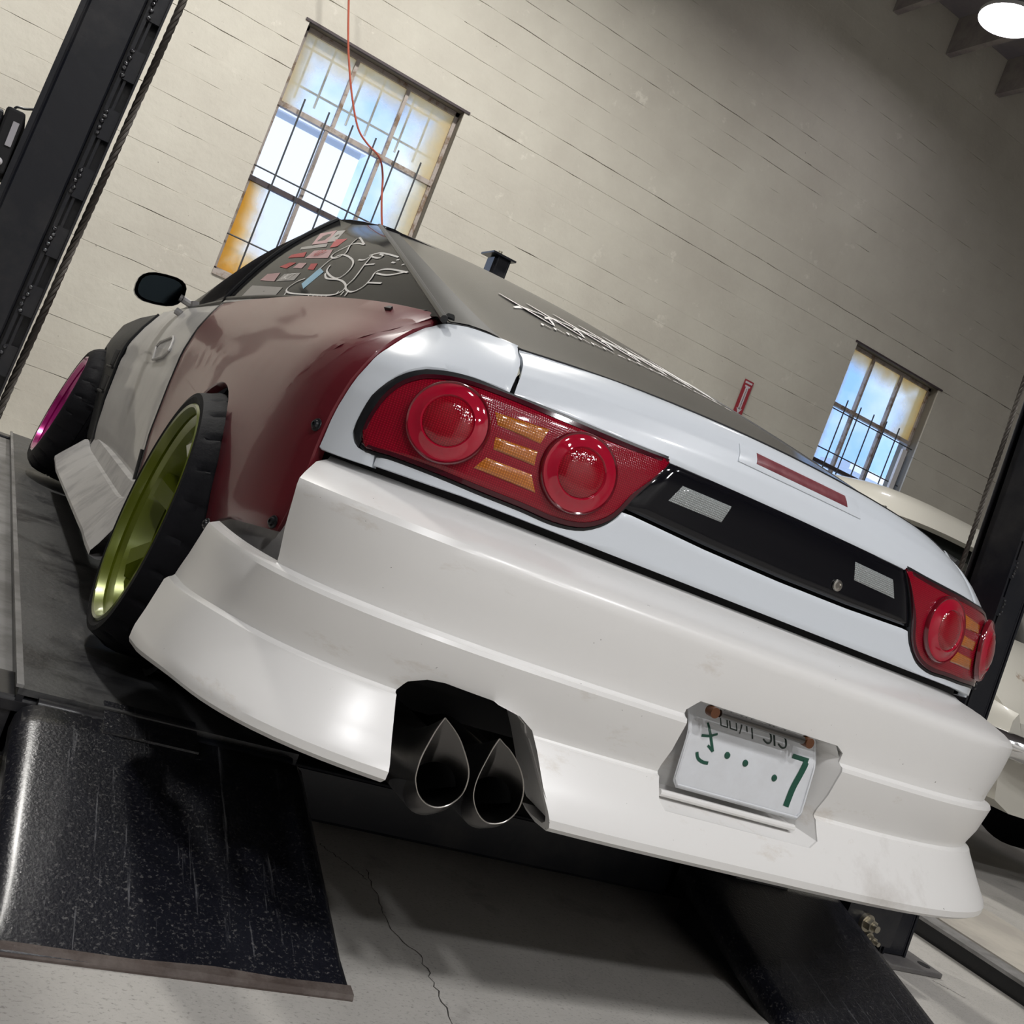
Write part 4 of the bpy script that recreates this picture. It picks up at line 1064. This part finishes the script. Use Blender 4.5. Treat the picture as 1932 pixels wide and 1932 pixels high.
ST_ = [[(960, 1440), (900, 1435), (800, 1480), (765, 1510), (790, 1520), (850, 1490), (880, 1440), (930, 1400), (960, 1440)],
       [(690, 1590), (760, 1530), (830, 1500), (890, 1530), (880, 1580), (800, 1640), (740, 1600), (760, 1560)],
       [(730, 1610), (740, 1640), (820, 1650), (850, 1690), (780, 1735), (640, 1735), (520, 1725), (505, 1700), (560, 1660), (610, 1640)],
       [(1010, 1500), (960, 1530), (925, 1530)], [(1010, 1500), (960, 1560), (900, 1640), (850, 1690), (880, 1720), (950, 1690), (1000, 1640), (1030, 1600), (1100, 1585), (1215, 1605)],
       [(1030, 1610), (1100, 1620), (1210, 1600)], [(990, 1505), (1050, 1490), (1110, 1500), (1160, 1515)], [(1000, 1510), (1040, 1520), (1070, 1505), (1050, 1498)],
       [(960, 1560), (1020, 1555)], [(980, 1665), (1060, 1668)], [(1120, 1545), (1140, 1548)], [(1150, 1530), (1165, 1530)], [(1180, 1560), (1200, 1555)],
       [(640, 1730), (625, 1750)], [(665, 1733), (650, 1753)], [(690, 1735), (675, 1753)], [(715, 1735), (700, 1752)], [(745, 1735), (728, 1752)], [(810, 1715), (790, 1735)], [(840, 1715), (820, 1738)], [(865, 1715), (845, 1742)], [(500, 1720), (480, 1750)]]
for s_ in ST_: stroke(c2(s_), .0026, M['decal_white'], qgl, n=max(6, 5*len(s_)))
def patch(quad, m, parent=qgl, name='sticker', off=.001):
    q = [QG(*solve_qg(p), off) for p in c2(quad)]; b = MB(); b.add(q, [(0, 1, 2, 3)]); return b.build(name, m, parent, angle=0)
patch([(590, 1670), (600, 1700), (720, 1600), (700, 1575)], M['decal_blue'])
patch([(650, 1440), (700, 1375), (800, 1355), (740, 1430)], M['decal_pink']); patch([(740, 1425), (800, 1360), (850, 1355), (790, 1420)], M['decal_grey'])
patch([(590, 1455), (745, 1432), (735, 1452), (580, 1470)], M['decal_grey']); patch([(755, 1458), (790, 1410), (860, 1405), (800, 1450)], M['decal_red'])
patch([(530, 1500), (620, 1482), (605, 1512), (510, 1518)], M['decal_red']); patch([(610, 1520), (665, 1475), (775, 1468), (745, 1518)], M['decal_pink'])
patch([(460, 1570), (520, 1545), (560, 1545), (500, 1580)], M['decal_red']); patch([(540, 1575), (575, 1548), (620, 1548), (590, 1580)], M['decal_pink']); patch([(625, 1585), (645, 1552), (685, 1550), (660, 1588)], M['decal_red'])
patch([(345, 1650), (390, 1612), (465, 1605), (430, 1655)], M['decal_pink']); patch([(440, 1655), (490, 1612), (585, 1605), (545, 1650)], M['decal_grey'])
patch([(235, 1745), (300, 1680), (480, 1690), (430, 1745)], M['decal_grey'])
def qtext(txt, px, size, m, ux, name='decal_text'):
    """lettering lying on the quarter window"""
    cu = bpy.data.curves.new(name, 'FONT'); cu.body = txt; cu.size = size; cu.align_x = 'CENTER'; cu.align_y = 'CENTER'
    o = bpy.data.objects.new(name, cu); COL.objects.link(o)
    u, v = solve_qg(px); p = QG(u, v, .003); x = (QG(u+.02, v)-QG(u-.02, v)).normalized(); nn = (BRr-BF).cross(RF-BF).normalized()
    if nn.x > 0: nn = -nn
    y = nn.cross(x).normalized()
    mw = Matrix(((x.x, y.x, nn.x, p.x), (x.y, y.y, nn.y, p.y), (x.z, y.z, nn.z, p.z), (0, 0, 0, 1)))
    bpy.context.view_layer.update(); me = bpy.data.meshes.new_from_object(o); bpy.data.objects.remove(o)
    mo = bpy.data.objects.new(name, me); me.materials.clear(); me.materials.append(m); COL.objects.link(mo); mo.parent = qgl; mo.matrix_parent_inverse = Matrix(); mo.matrix_world = mw
    return mo
qtext('ARP', c2([(692, 1495)])[0], .040, M['decal_red'], 1)
qtext('ACT', c2([(512, 1632)])[0], .036, M['decal_white'], 1)

def solve_hg(px):
    s, v = 0.0, .3; d = ray(px); best = (9, 0, 0)
    for i in range(-20, 21):
        for j in range(0, 25):
            p = HG(i/20, j/24); q = p-CAM; dist = (q-d*(q.dot(d)/d.dot(d))).length
            if dist < best[0]: best = (dist, i/20, j/24)
    _, s, v = best
    return s, v
def hstroke(pts, r, n=10, m=None):
    """white script lettering strokes on the hatch glass, in glass coordinates"""
    q = spline([Vector(p) for p in pts], n); P = [HG(p.x, p.y, .002) for p in q]; b = MB(); rows = []
    for i, p in enumerate(P):
        d = (P[min(i+1, len(P)-1)]-P[max(i-1, 0)]).normalized(); nn = Vector((0, -.3, .95)); w = d.cross(nn).normalized(); k = math.sin(math.pi*(i+.5)/len(P))*.8+.35
        rows.append([p-w*r*k, p+w*r*k])
    b.grid(rows); return b.build('script_lettering', m or M['decal_white'], hatch, angle=0)
rs = random.Random(5)
for k in range(7):
    s0 = -.62+.125*k; v0 = .36
    hstroke([(s0, v0+.14), (s0+.05, v0+.05), (s0+.10, v0-.03)], .009)
    hstroke([(s0-.02, v0+.02), (s0+.05, v0+.06), (s0+.13, v0+.05)], .006)
    hstroke([(s0+.10, v0-.03), (s0+.13, v0+.03), (s0+.11, v0+.08), (s0+.155, v0+.02)], .005)
for k in range(17): hstroke([(-.60+.05*k, .285), (-.585+.05*k, .30+rs.uniform(-.012, .012)), (-.565+.05*k, .285)], .0035, 5)

# ------------------------------------------------------------------ wheels
def wheel(c, axle, r, w, m_rim, rim_r, dish, name, spokes=6):
    """c: middle of the outer tyre edge plane; axle points outwards"""
    ax = Vector(axle).normalized(); root = empty(name, c-ax*w*.5-Vector((0, 0, r))); root.parent = car; root.matrix_parent_inverse = car.matrix_world.inverted()
    n = 192
    ref = Vector((0, 0, 1)); u = (ref-ax*ref.dot(ax)).normalized(); v = ax.cross(u); c = Vector(c)
    prof = [(0, rim_r+.004), (.006, rim_r+.016), (.004, rim_r+.026), (-.006, rim_r+(r-rim_r)*.62), (-.022, r-.012), (-.036, r-.004), (-.06, r), (-.095, r), (-.098, r-.007), (-.106, r-.007), (-.109, r), (-w+.109, r), (-w+.106, r-.007), (-w+.098, r-.007), (-w+.095, r), (-w+.03, r-.003), (-w+.01, r-.03), (-w, rim_r+.01)]
    b = MB(); rows = []
    for i, (h, rr) in enumerate(prof):
        row = []
        for k in range(n):
            # curved sipes across the shoulder: sunk segments shifted along the tread
            kk = (k+int(max(0, -h-.02)*40)) % 8
            sunk = (kk == 0) and (4 <= i <= 7 or 11 < i < 16)
            a = 2*math.pi*k/n; R_ = rr-(.007 if sunk else 0)
            row.append(c+ax*h+(u*math.cos(a)+v*math.sin(a))*R_)
        rows.append(row)
    b.grid(rows, close=True); b.build('tyre', M['rubber'], root, angle=30)
    b = MB(); R0 = rim_r
    b.lathe([(-.012, R0+.002), (.001, R0+.004), (.005, R0), (.003, R0-.006), (-.008, R0-.010), (-.014, R0-.012), (-.020, R0-.010), (-.026, R0-.016), (-.04, R0-.022), (-dish*.55, R0-.030), (-dish, R0-.038), (-dish-.02, R0-.045), (-w+.02, R0-.02), (-w+.005, R0)], c, ax, 96, ref=(0, 0, 1)); b.build('rim', m_rim, root, angle=28)
    b = MB()
    b.lathe([(-dish-.02, 0), (-dish-.015, .035), (-dish-.03, .07), (-dish-.06, .075)], c, ax, 40); hub = b.build('hub', m_rim, root, angle=30)
    for k in range(spokes):
        a = 2*math.pi*(k+.27)/spokes; d = u*math.cos(a)+v*math.sin(a); t = -u*math.sin(a)+v*math.cos(a)
        b = MB(); rows = []
        for rr, hw, h0, h1 in ((.045, .034, -dish-.018, -dish-.07), (.11, .027, -dish-.006, -dish-.06), (R0-.075, .030, -dish+.022, -dish-.045), (R0-.043, .040, -dish+.012, -dish-.045)):
            rows.append([c+d*rr+t*hw+ax*h1, c+d*rr+t*hw*.75+ax*h0, c+d*rr-t*hw*.75+ax*h0, c+d*rr-t*hw+ax*h1])
        b.grid(rows, close=True); b.add(rows[0], [(0, 1, 2, 3)]); b.add(rows[-1], [(3, 2, 1, 0)]); b.build('spoke', m_rim, root, angle=30)
    b = MB(); b.lathe([(-w*.55, .0), (-w*.55, .15), (-w*.6, .15), (-w*.6, 0)], c, ax, 40); b.build('brake_disc', M['exhaust'], root)
    return root
for sd in (-1, 1):
    cm = math.radians(4.3); wheel(Vector((sd*.903, .848, RZ+.3135)), (sd*math.cos(cm), 0, math.sin(cm)), .293, .245, M['green_wheel'], .243, .052, 'rear_wheel')
    cm = math.radians(9.5); wheel(Vector((sd*.970, 3.52, RZ+.331)), (sd*math.cos(cm), -.02, math.sin(cm)), .300, .215, M['pink_wheel'], .232, .05, 'front_wheel')
    for yc in (.86, 3.52):
        b = MB(); b.lathe([(.0, .345), (.0, .33), (-.32, .33)], (sd*.80, yc, .50), (sd, 0, 0), 40); 
        b.build('arch_liner', M['black_matte'], car)

# ------------------------------------------------------------------ exhaust tips
def c6b(l): return [(680+.19669*x, 1260+.19669*y) for x, y in l]
tips = [([(812, 480), (745, 570), (690, 660), (590, 850), (540, 1000), (530, 1090), (560, 1220), (640, 1310), (740, 1340), (850, 1315), (960, 1230), (1020, 1120), (1040, 1000), (1020, 880), (960, 700), (890, 580)], 0),
        ([(1335, 680), (1290, 745), (1250, 810), (1150, 1000), (1100, 1130), (1085, 1250), (1120, 1380), (1190, 1470), (1280, 1497), (1400, 1470), (1510, 1360), (1560, 1220), (1560, 1080), (1520, 940), (1440, 800), (1385, 740)], 1)]
ex = empty('exhaust', (-.48, -.05, .36)); ex.parent = car; ex.matrix_parent_inverse = car.matrix_world.inverted()
for out_, k in tips:
    P0 = [at_y(p, -.150) for p in c6b(out_)]
    P = spline(P0+[P0[0]], 64)[:-1]                      # rounded belly, sharp point at the top
    c = sum(P0[4:13], Vector())/9
    ang = [math.atan2(p.z-c.z, p.x-c.x) for p in P]
    rb = .050; back = [Vector((c.x+rb*math.cos(a), 0, c.z+.002+rb*math.sin(a))) for a in ang]
    rows = []
    for s, y in ((0, -.150), (.25, -.125), (.6, -.09), (1, -.04), (1, .30)):
        rows.append([Vector((p.x+(q.x-p.x)*s, y, p.z+(q.z-p.z)*s)) for p, q in zip(P, back)])
    b = MB(); b.grid(rows, close=True); ti = b.build('exhaust_tip', M['exhaust'], ex, angle=60)
    b = MB(); b.tube(P+[P[0]], .0011, 6, cap=False); b.build('tip_edge', M['steel'], ex)
    cz = c.z-.010; inn_c = [Vector((c.x+.040*math.cos(a), -.118, cz+.040*math.sin(a))) for a in ang]
    b = MB(); b.grid([P, [p.lerp(q, .5)+Vector((0, -.006, 0)) for p, q in zip(P, inn_c)], inn_c], close=True); b.build('inner_cone', M['exhaust'], ex, angle=60)
    b = MB(); b.grid([inn_c, [Vector((p.x, .2, p.z)) for p in inn_c]], close=True); b.add([Vector((p.x, .2, p.z)) for p in inn_c], [tuple(range(len(inn_c)))]); b.build('inner_pipe', M['soot'], ex, angle=60)
b = MB(); b.cyl((-.50, .28, .40), (-.50, .85, .42), .11, 32); b.build('silencer', M['exhaust'], ex)
b = MB(); b.tube(spline([(-.50, .85, .42), (-.45, 1.0, .42), (-.25, 1.3, .33), (-.15, 1.8, .30), (-.1, 3.0, .30)], 20), .035, 12); b.build('exhaust_pipe', M['exhaust'], ex)

# ------------------------------------------------------------------ number plate
M['plate_paint'] = mat('plate_paint', (.66, .68, .71), .35, col2=(.60, .61, .63), vscale=8)
M['plate_green'] = mat('plate_green', (.010, .07, .045), .4)
M['plate_black'] = mat('plate_dark_green', (.012, .028, .022), .4)
PW, PH = .292, .155
pl = empty('number_plate', (0, -.108, .442)); pl.parent = car; pl.matrix_parent_inverse = car.matrix_world.inverted()
def PP(a, c, k=0.0):
    """plate skin: a -1..1 across, c 0..1 up; upper part bent back"""
    bend = .020*smooth(.60, 1.0, c)+.012*(1-(a+1)/2)*smooth(.5, 1, c)
    return Vector((.0015+a*PW/2, -.118+.016*c+bend-k, .442+PH*c*.98))
b = MB(); rows = []
def rr(a, c):
    r = .05; return a, c
for j in range(17):
    c = j/16; row = []
    for i in range(25):
        a = -1+2*i/24
        lim = 1-.07*(1-min(1, min(c, 1-c)/.09))**2
        row.append(PP(a*lim, c))
    rows.append(row)
b.grid(rows); pb = b.build('plate_body', M['plate_paint'], pl, angle=60); so = pb.modifiers.new('thickness', 'SOLIDIFY'); so.thickness = .0015; so.offset = 1
b = MB(); e = [PP(a, .035, .002) for a in (-.93, -.4, 0, .4, .93)]+[PP(.975, c, .002) for c in (.1, .3, .6, .9)]+[PP(a, .965, .002) for a in (.93, .4, 0, -.4, -.93)]+[PP(-.975, c, .002) for c in (.9, .6, .3, .1)]
b.tube(e+[e[0]], .0022, 6, cap=False); b.build('embossed_rim', M['plate_paint'], pl)
def pstroke(pts, r, m, n=12, sp=True, name='plate_character'):
    q = (spline if sp else resample)([Vector(p) for p in pts], n); P = [PP(p.x, p.y, .0022) for p in q]; b = MB(); rows = []
    for i, p in enumerate(P):
        d = (P[min(i+1, len(P)-1)]-P[max(i-1, 0)]).normalized(); w = d.cross(Vector((0, -1, 0))).normalized(); rows.append([p-w*r, p+w*r])
    b.grid(rows); o = b.build(name, m, pl, angle=0); return o
G, K_ = M['plate_green'], M['plate_black']
# seven
pstroke([(.60, .665), (.865, .665)], .0062, G, 4, False); pstroke([(.838, .66), (.79, .50), (.74, .33), (.715, .12)], .0068, G, 14)
# the kana and the three dots
pstroke([(-.80, .60), (-.68, .62), (-.57, .66)], .0024, G, 8); pstroke([(-.72, .74), (-.66, .60), (-.585, .47)], .0027, G, 8); pstroke([(-.585, .47), (-.64, .50), (-.68, .52)], .0022, G, 6); pstroke([(-.80, .42), (-.76, .36), (-.68, .335), (-.60, .34)], .0029, G, 10)
for a, c in ((-.365, .475), (-.075, .45), (.415, .385)):
    o = PP(a, c, .001); b = MB(); b.lathe([(0, .0062), (.002, .0055), (.0028, .003), (.003, 0)], o, (0, -1, 0), 16); b.build('plate_dot', G, pl)
# district characters and class number on the upper edge
def kbox(a, c, w, h): pstroke([(a-w, c-h), (a-w, c+h), (a+w, c+h), (a+w, c-h), (a-w, c-h)], .0015, K_, 40, False)
kbox(-.395, .93, .05, .05); kbox(-.465, .80, .05, .05); kbox(-.325, .80, .05, .05)
pstroke([(-.19, .94), (-.19, .82), (-.235, .73)], .0017, K_, 8); pstroke([(-.115, .92), (-.115, .77)], .0017, K_, 4); pstroke([(-.035, .95), (-.035, .72)], .0017, K_, 4)
for a in (.20, .44): pstroke([(a-.06, .95), (a+.01, .965), (a+.06, .92), (a-.0, .865), (a+.06, .81), (a+.055, .745), (a-.01, .72), (a-.07, .75)], .0022, K_, 24)
pstroke([(.315, .96), (.315, .72)], .0022, K_, 4)
M['rusty_bulb'] = mat('rusty_bulb', (.10, .035, .012), .4)
# plate lamp under the overhang
b = MB(); b.tube([(-.115, -.130, .579), (.075, -.130, .579)], .0065, 12); lp = b.build('plate_lamp', M['exhaust'], bumper)
for xx in (-.128, .088):
    b = MB(); b.cyl((xx, -.136, .578), (xx, -.12, .578), .009, 16); b.build('plate_screw', M['rusty_bulb'], bumper)
# ------------------------------------------------------------------ neighbouring lift runway and the old saloon on it
nl = empty('neighbour_runway', (1.9, 2.5, 0))
M['beige_deck'] = mat('dusty_deck', (.42, .39, .34), .7, col2=(.33, .305, .27), vscale=4, bump=.1, bscale=80)
m = MB(); m.bb(1.70, 1.745, -1.5, 5.6, 0, .055); m.build('rail', M['lift_black'], nl, angle=0)
m = MB(); m.bb(1.66, 1.745, -1.5, 5.6, .0555, .066); m.build('rail_top', M['dusty_rail'], nl, angle=0)
m = MB(); m.bb(1.757, 2.28, -1.5, 5.6, .02, .068); m.build('deck', M['beige_deck'], nl, angle=0)
tag(nl, 'low dusty runway of the next lift beside the right post', 'runway')

M['cream'] = add_mask(mat('cream_paint', (.58, .56, .50), .3, coat=.5), (.30, .22, .16), 4, .66, .72, seed=6, rough=.7)
M['chrome'] = mat('chrome', (.7, .7, .7), .12, metal=1.0)
M['old_glass'] = mat('old_glass', (.02, .022, .02), .08, coat=.8)
oc = empty('old_saloon', (3.55, 3.6, .068)); tag(oc, 'old cream saloon with chrome trim parked beyond the right post', 'car')
OX = 3.55
def osec(y):
    """half outline of the saloon's body at a station: list of (x, z)"""
    k = smooth(1.55, 2.3, y)*smooth(6.2, 5.6, y); tail = smooth(1.45, 2.05, y)
    hi = .70+.34*tail
    return [(.70*(.8+.2*tail), .34), (.80*(.85+.15*tail), .38), (.86*(.86+.14*tail), .55), (.875*(.86+.14*tail), .72), (.85*(.86+.14*tail), .88*(.86+.14*tail)), (.80*(.84+.16*tail), hi-.02), (.70, hi+.02), (.35, hi+.055), (0, hi+.06)]
b = MB(); rows = []
ysx = [1.48, 1.5, 1.55, 1.65, 1.85, 2.1, 2.5, 3.0, 3.6, 4.2, 4.8, 5.4, 5.8, 6.0]
for y in ysx:
    h = osec(y); rows.append([Vector((OX-x, y, z)) for x, z in h]+[Vector((OX+x, y, z)) for x, z in reversed(h[:-1])])
b.grid(rows); b.add(rows[0], [tuple(range(len(rows[0])))]); b.build('body', M['cream'], oc, angle=50)
b = MB(); rows = []
for v, w0, ya, yb_, z in ((0, .76, 2.35, 5.0, 1.02), (.3, .73, 2.45, 4.88, 1.20), (.7, .67, 2.62, 4.60, 1.42), (.85, .63, 2.72, 4.4, 1.52)):
    row = []
    for k in range(40):
        a = 2*math.pi*k/40; ca, sa = math.cos(a), math.sin(a); row.append(Vector((OX+w0*math.copysign(abs(ca)**.45, ca), (ya+yb_)/2+(yb_-ya)/2*math.copysign(abs(sa)**.45, sa), z)))
    rows.append(row)
b.grid(rows, close=True); b.build('glasshouse', M['old_glass'], oc, angle=50)
b = MB(); rows = []
for w0, ya, yb_, z in ((.665, 2.63, 4.6, 1.50), (.70, 2.58, 4.62, 1.515), (.695, 2.60, 4.60, 1.535), (.66, 2.66, 4.52, 1.60), (.56, 2.80, 4.36, 1.665), (.36, 3.05, 4.1, 1.71), (.1, 3.4, 3.75, 1.725)):
    row = []
    for k in range(40):
        a = 2*math.pi*k/40; ca, sa = math.cos(a), math.sin(a); row.append(Vector((OX+w0*math.copysign(abs(ca)**.5, ca), (ya+yb_)/2+(yb_-ya)/2*math.copysign(abs(sa)**.5, sa), z)))
    rows.append(row)
b.grid(rows, close=True); b.add(rows[-1], [tuple(range(40))]); b.build('roof', M['cream'], oc, angle=60)
for z in (.60, .92):
    b = MB(); b.tube([Vector((OX-interp([(.55, .865), (.72, .88), (.92, .845)], z)-.004, y, z)) for y in (2.1, 2.6, 3.4, 4.2, 5.0)], .012, 8); b.build('chrome_strip', M['chrome'], oc)
b = MB(); b.tube(spline([Vector((OX-.88, 2.0, .62)), Vector((OX-.80, 1.50, .62)), Vector((OX-.5, 1.38, .62)), Vector((OX+.5, 1.38, .62)), Vector((OX+.80, 1.50, .62)), Vector((OX+.88, 2.0, .62))], 30), .055, 12); b.build('rear_bumper', M['chrome'], oc)
b = MB(); b.tube(spline([Vector((OX-.70, 2.64, 1.512)), Vector((OX-.705, 3.4, 1.512)), Vector((OX-.69, 4.5, 1.512))], 16), .010, 8); b.build('drip_rail', M['chrome'], oc)
for sx in (-1, 1):
    for yy in (2.3, 5.1):
        b = MB(); b.lathe([(0, 0), (.0, .19), (.02, .20), (.03, .30), (.0, .335), (-.14, .335), (-.17, .29), (-.17, 0)], (OX+sx*.80, yy, .068+.335), (sx, 0, 0), 40); b.build('wheel', M['rubber'], oc)
# dark trolley standing beside the saloon, near the edge of the picture
# ------------------------------------------------------------------ sign, cord
sg = empty('arrow_sign', (4.40, WALL_Y-.012, 2.5)); tag(sg, 'narrow red sign with a white downward arrow on the wall', 'sign')
M['sign_red'] = mat('sign_red', (.34, .035, .05), .4); M['sign_white'] = mat('sign_white', (.62, .58, .62), .5); M['sign_ink'] = mat('sign_ink', (.16, .10, .13), .5)
a, c_, d_, e_ = [at_y(p, WALL_Y-.012) for p in ((1408, 715), (1422, 722), (1397, 787), (1383, 776))]
sx0, sx1, sz0, sz1 = (a.x+e_.x)/2-.005, (c_.x+d_.x)/2+.005, (d_.z+e_.z)/2, (a.z+c_.z)/2
def srect(x0, x1, z0, z1, y, m, name):
    b = MB(); W_, H_ = sx1-sx0, sz1-sz0; b.bb(sx0+x0*W_, sx0+x1*W_, y, y+.0015, sz0+z0*H_, sz0+z1*H_); return b.build(name, m, sg, angle=0)
srect(0, 1, 0, 1, WALL_Y-.0115, M['sign_red'], 'sign_board')
srect(.12, .88, .90, .955, WALL_Y-.0135, M['sign_white'], 'sign_band'); srect(.22, .78, .80, .845, WALL_Y-.0135, M['sign_white'], 'sign_band')
srect(.34, .66, .16, .80, WALL_Y-.0135, M['sign_white'], 'arrow_shaft')
W_, H_ = sx1-sx0, sz1-sz0
b = MB(); b.prism([Vector((sx0+p*W_, WALL_Y-.0135, sz0+q*H_)) for p, q in ((.2, .18), (.8, .18), (.5, .02))], (0, .0015, 0)); b.build('arrow_head', M['sign_white'], sg, angle=0)
for k in range(14): srect(.46, .54, .20+.04*k, .222+.04*k, WALL_Y-.0155, M['sign_ink'], 'sign_letter')
b = MB(); cp = [at_y(p, 6.05) for p in ((660, -60), (658, 0), (657, 60), (658, 110), (664, 180), (675, 240), (692, 270), (715, 296))]+[at_y(p, 6.2) for p in ((722, 330), (720, 380), (722, 440), (735, 560))]
b.tube(spline(cp, 80), .0075, 8); b = b.build('hanging_cord', M['red_cord']); tag(b, 'thin red cord hanging in front of the larger window', 'cord')
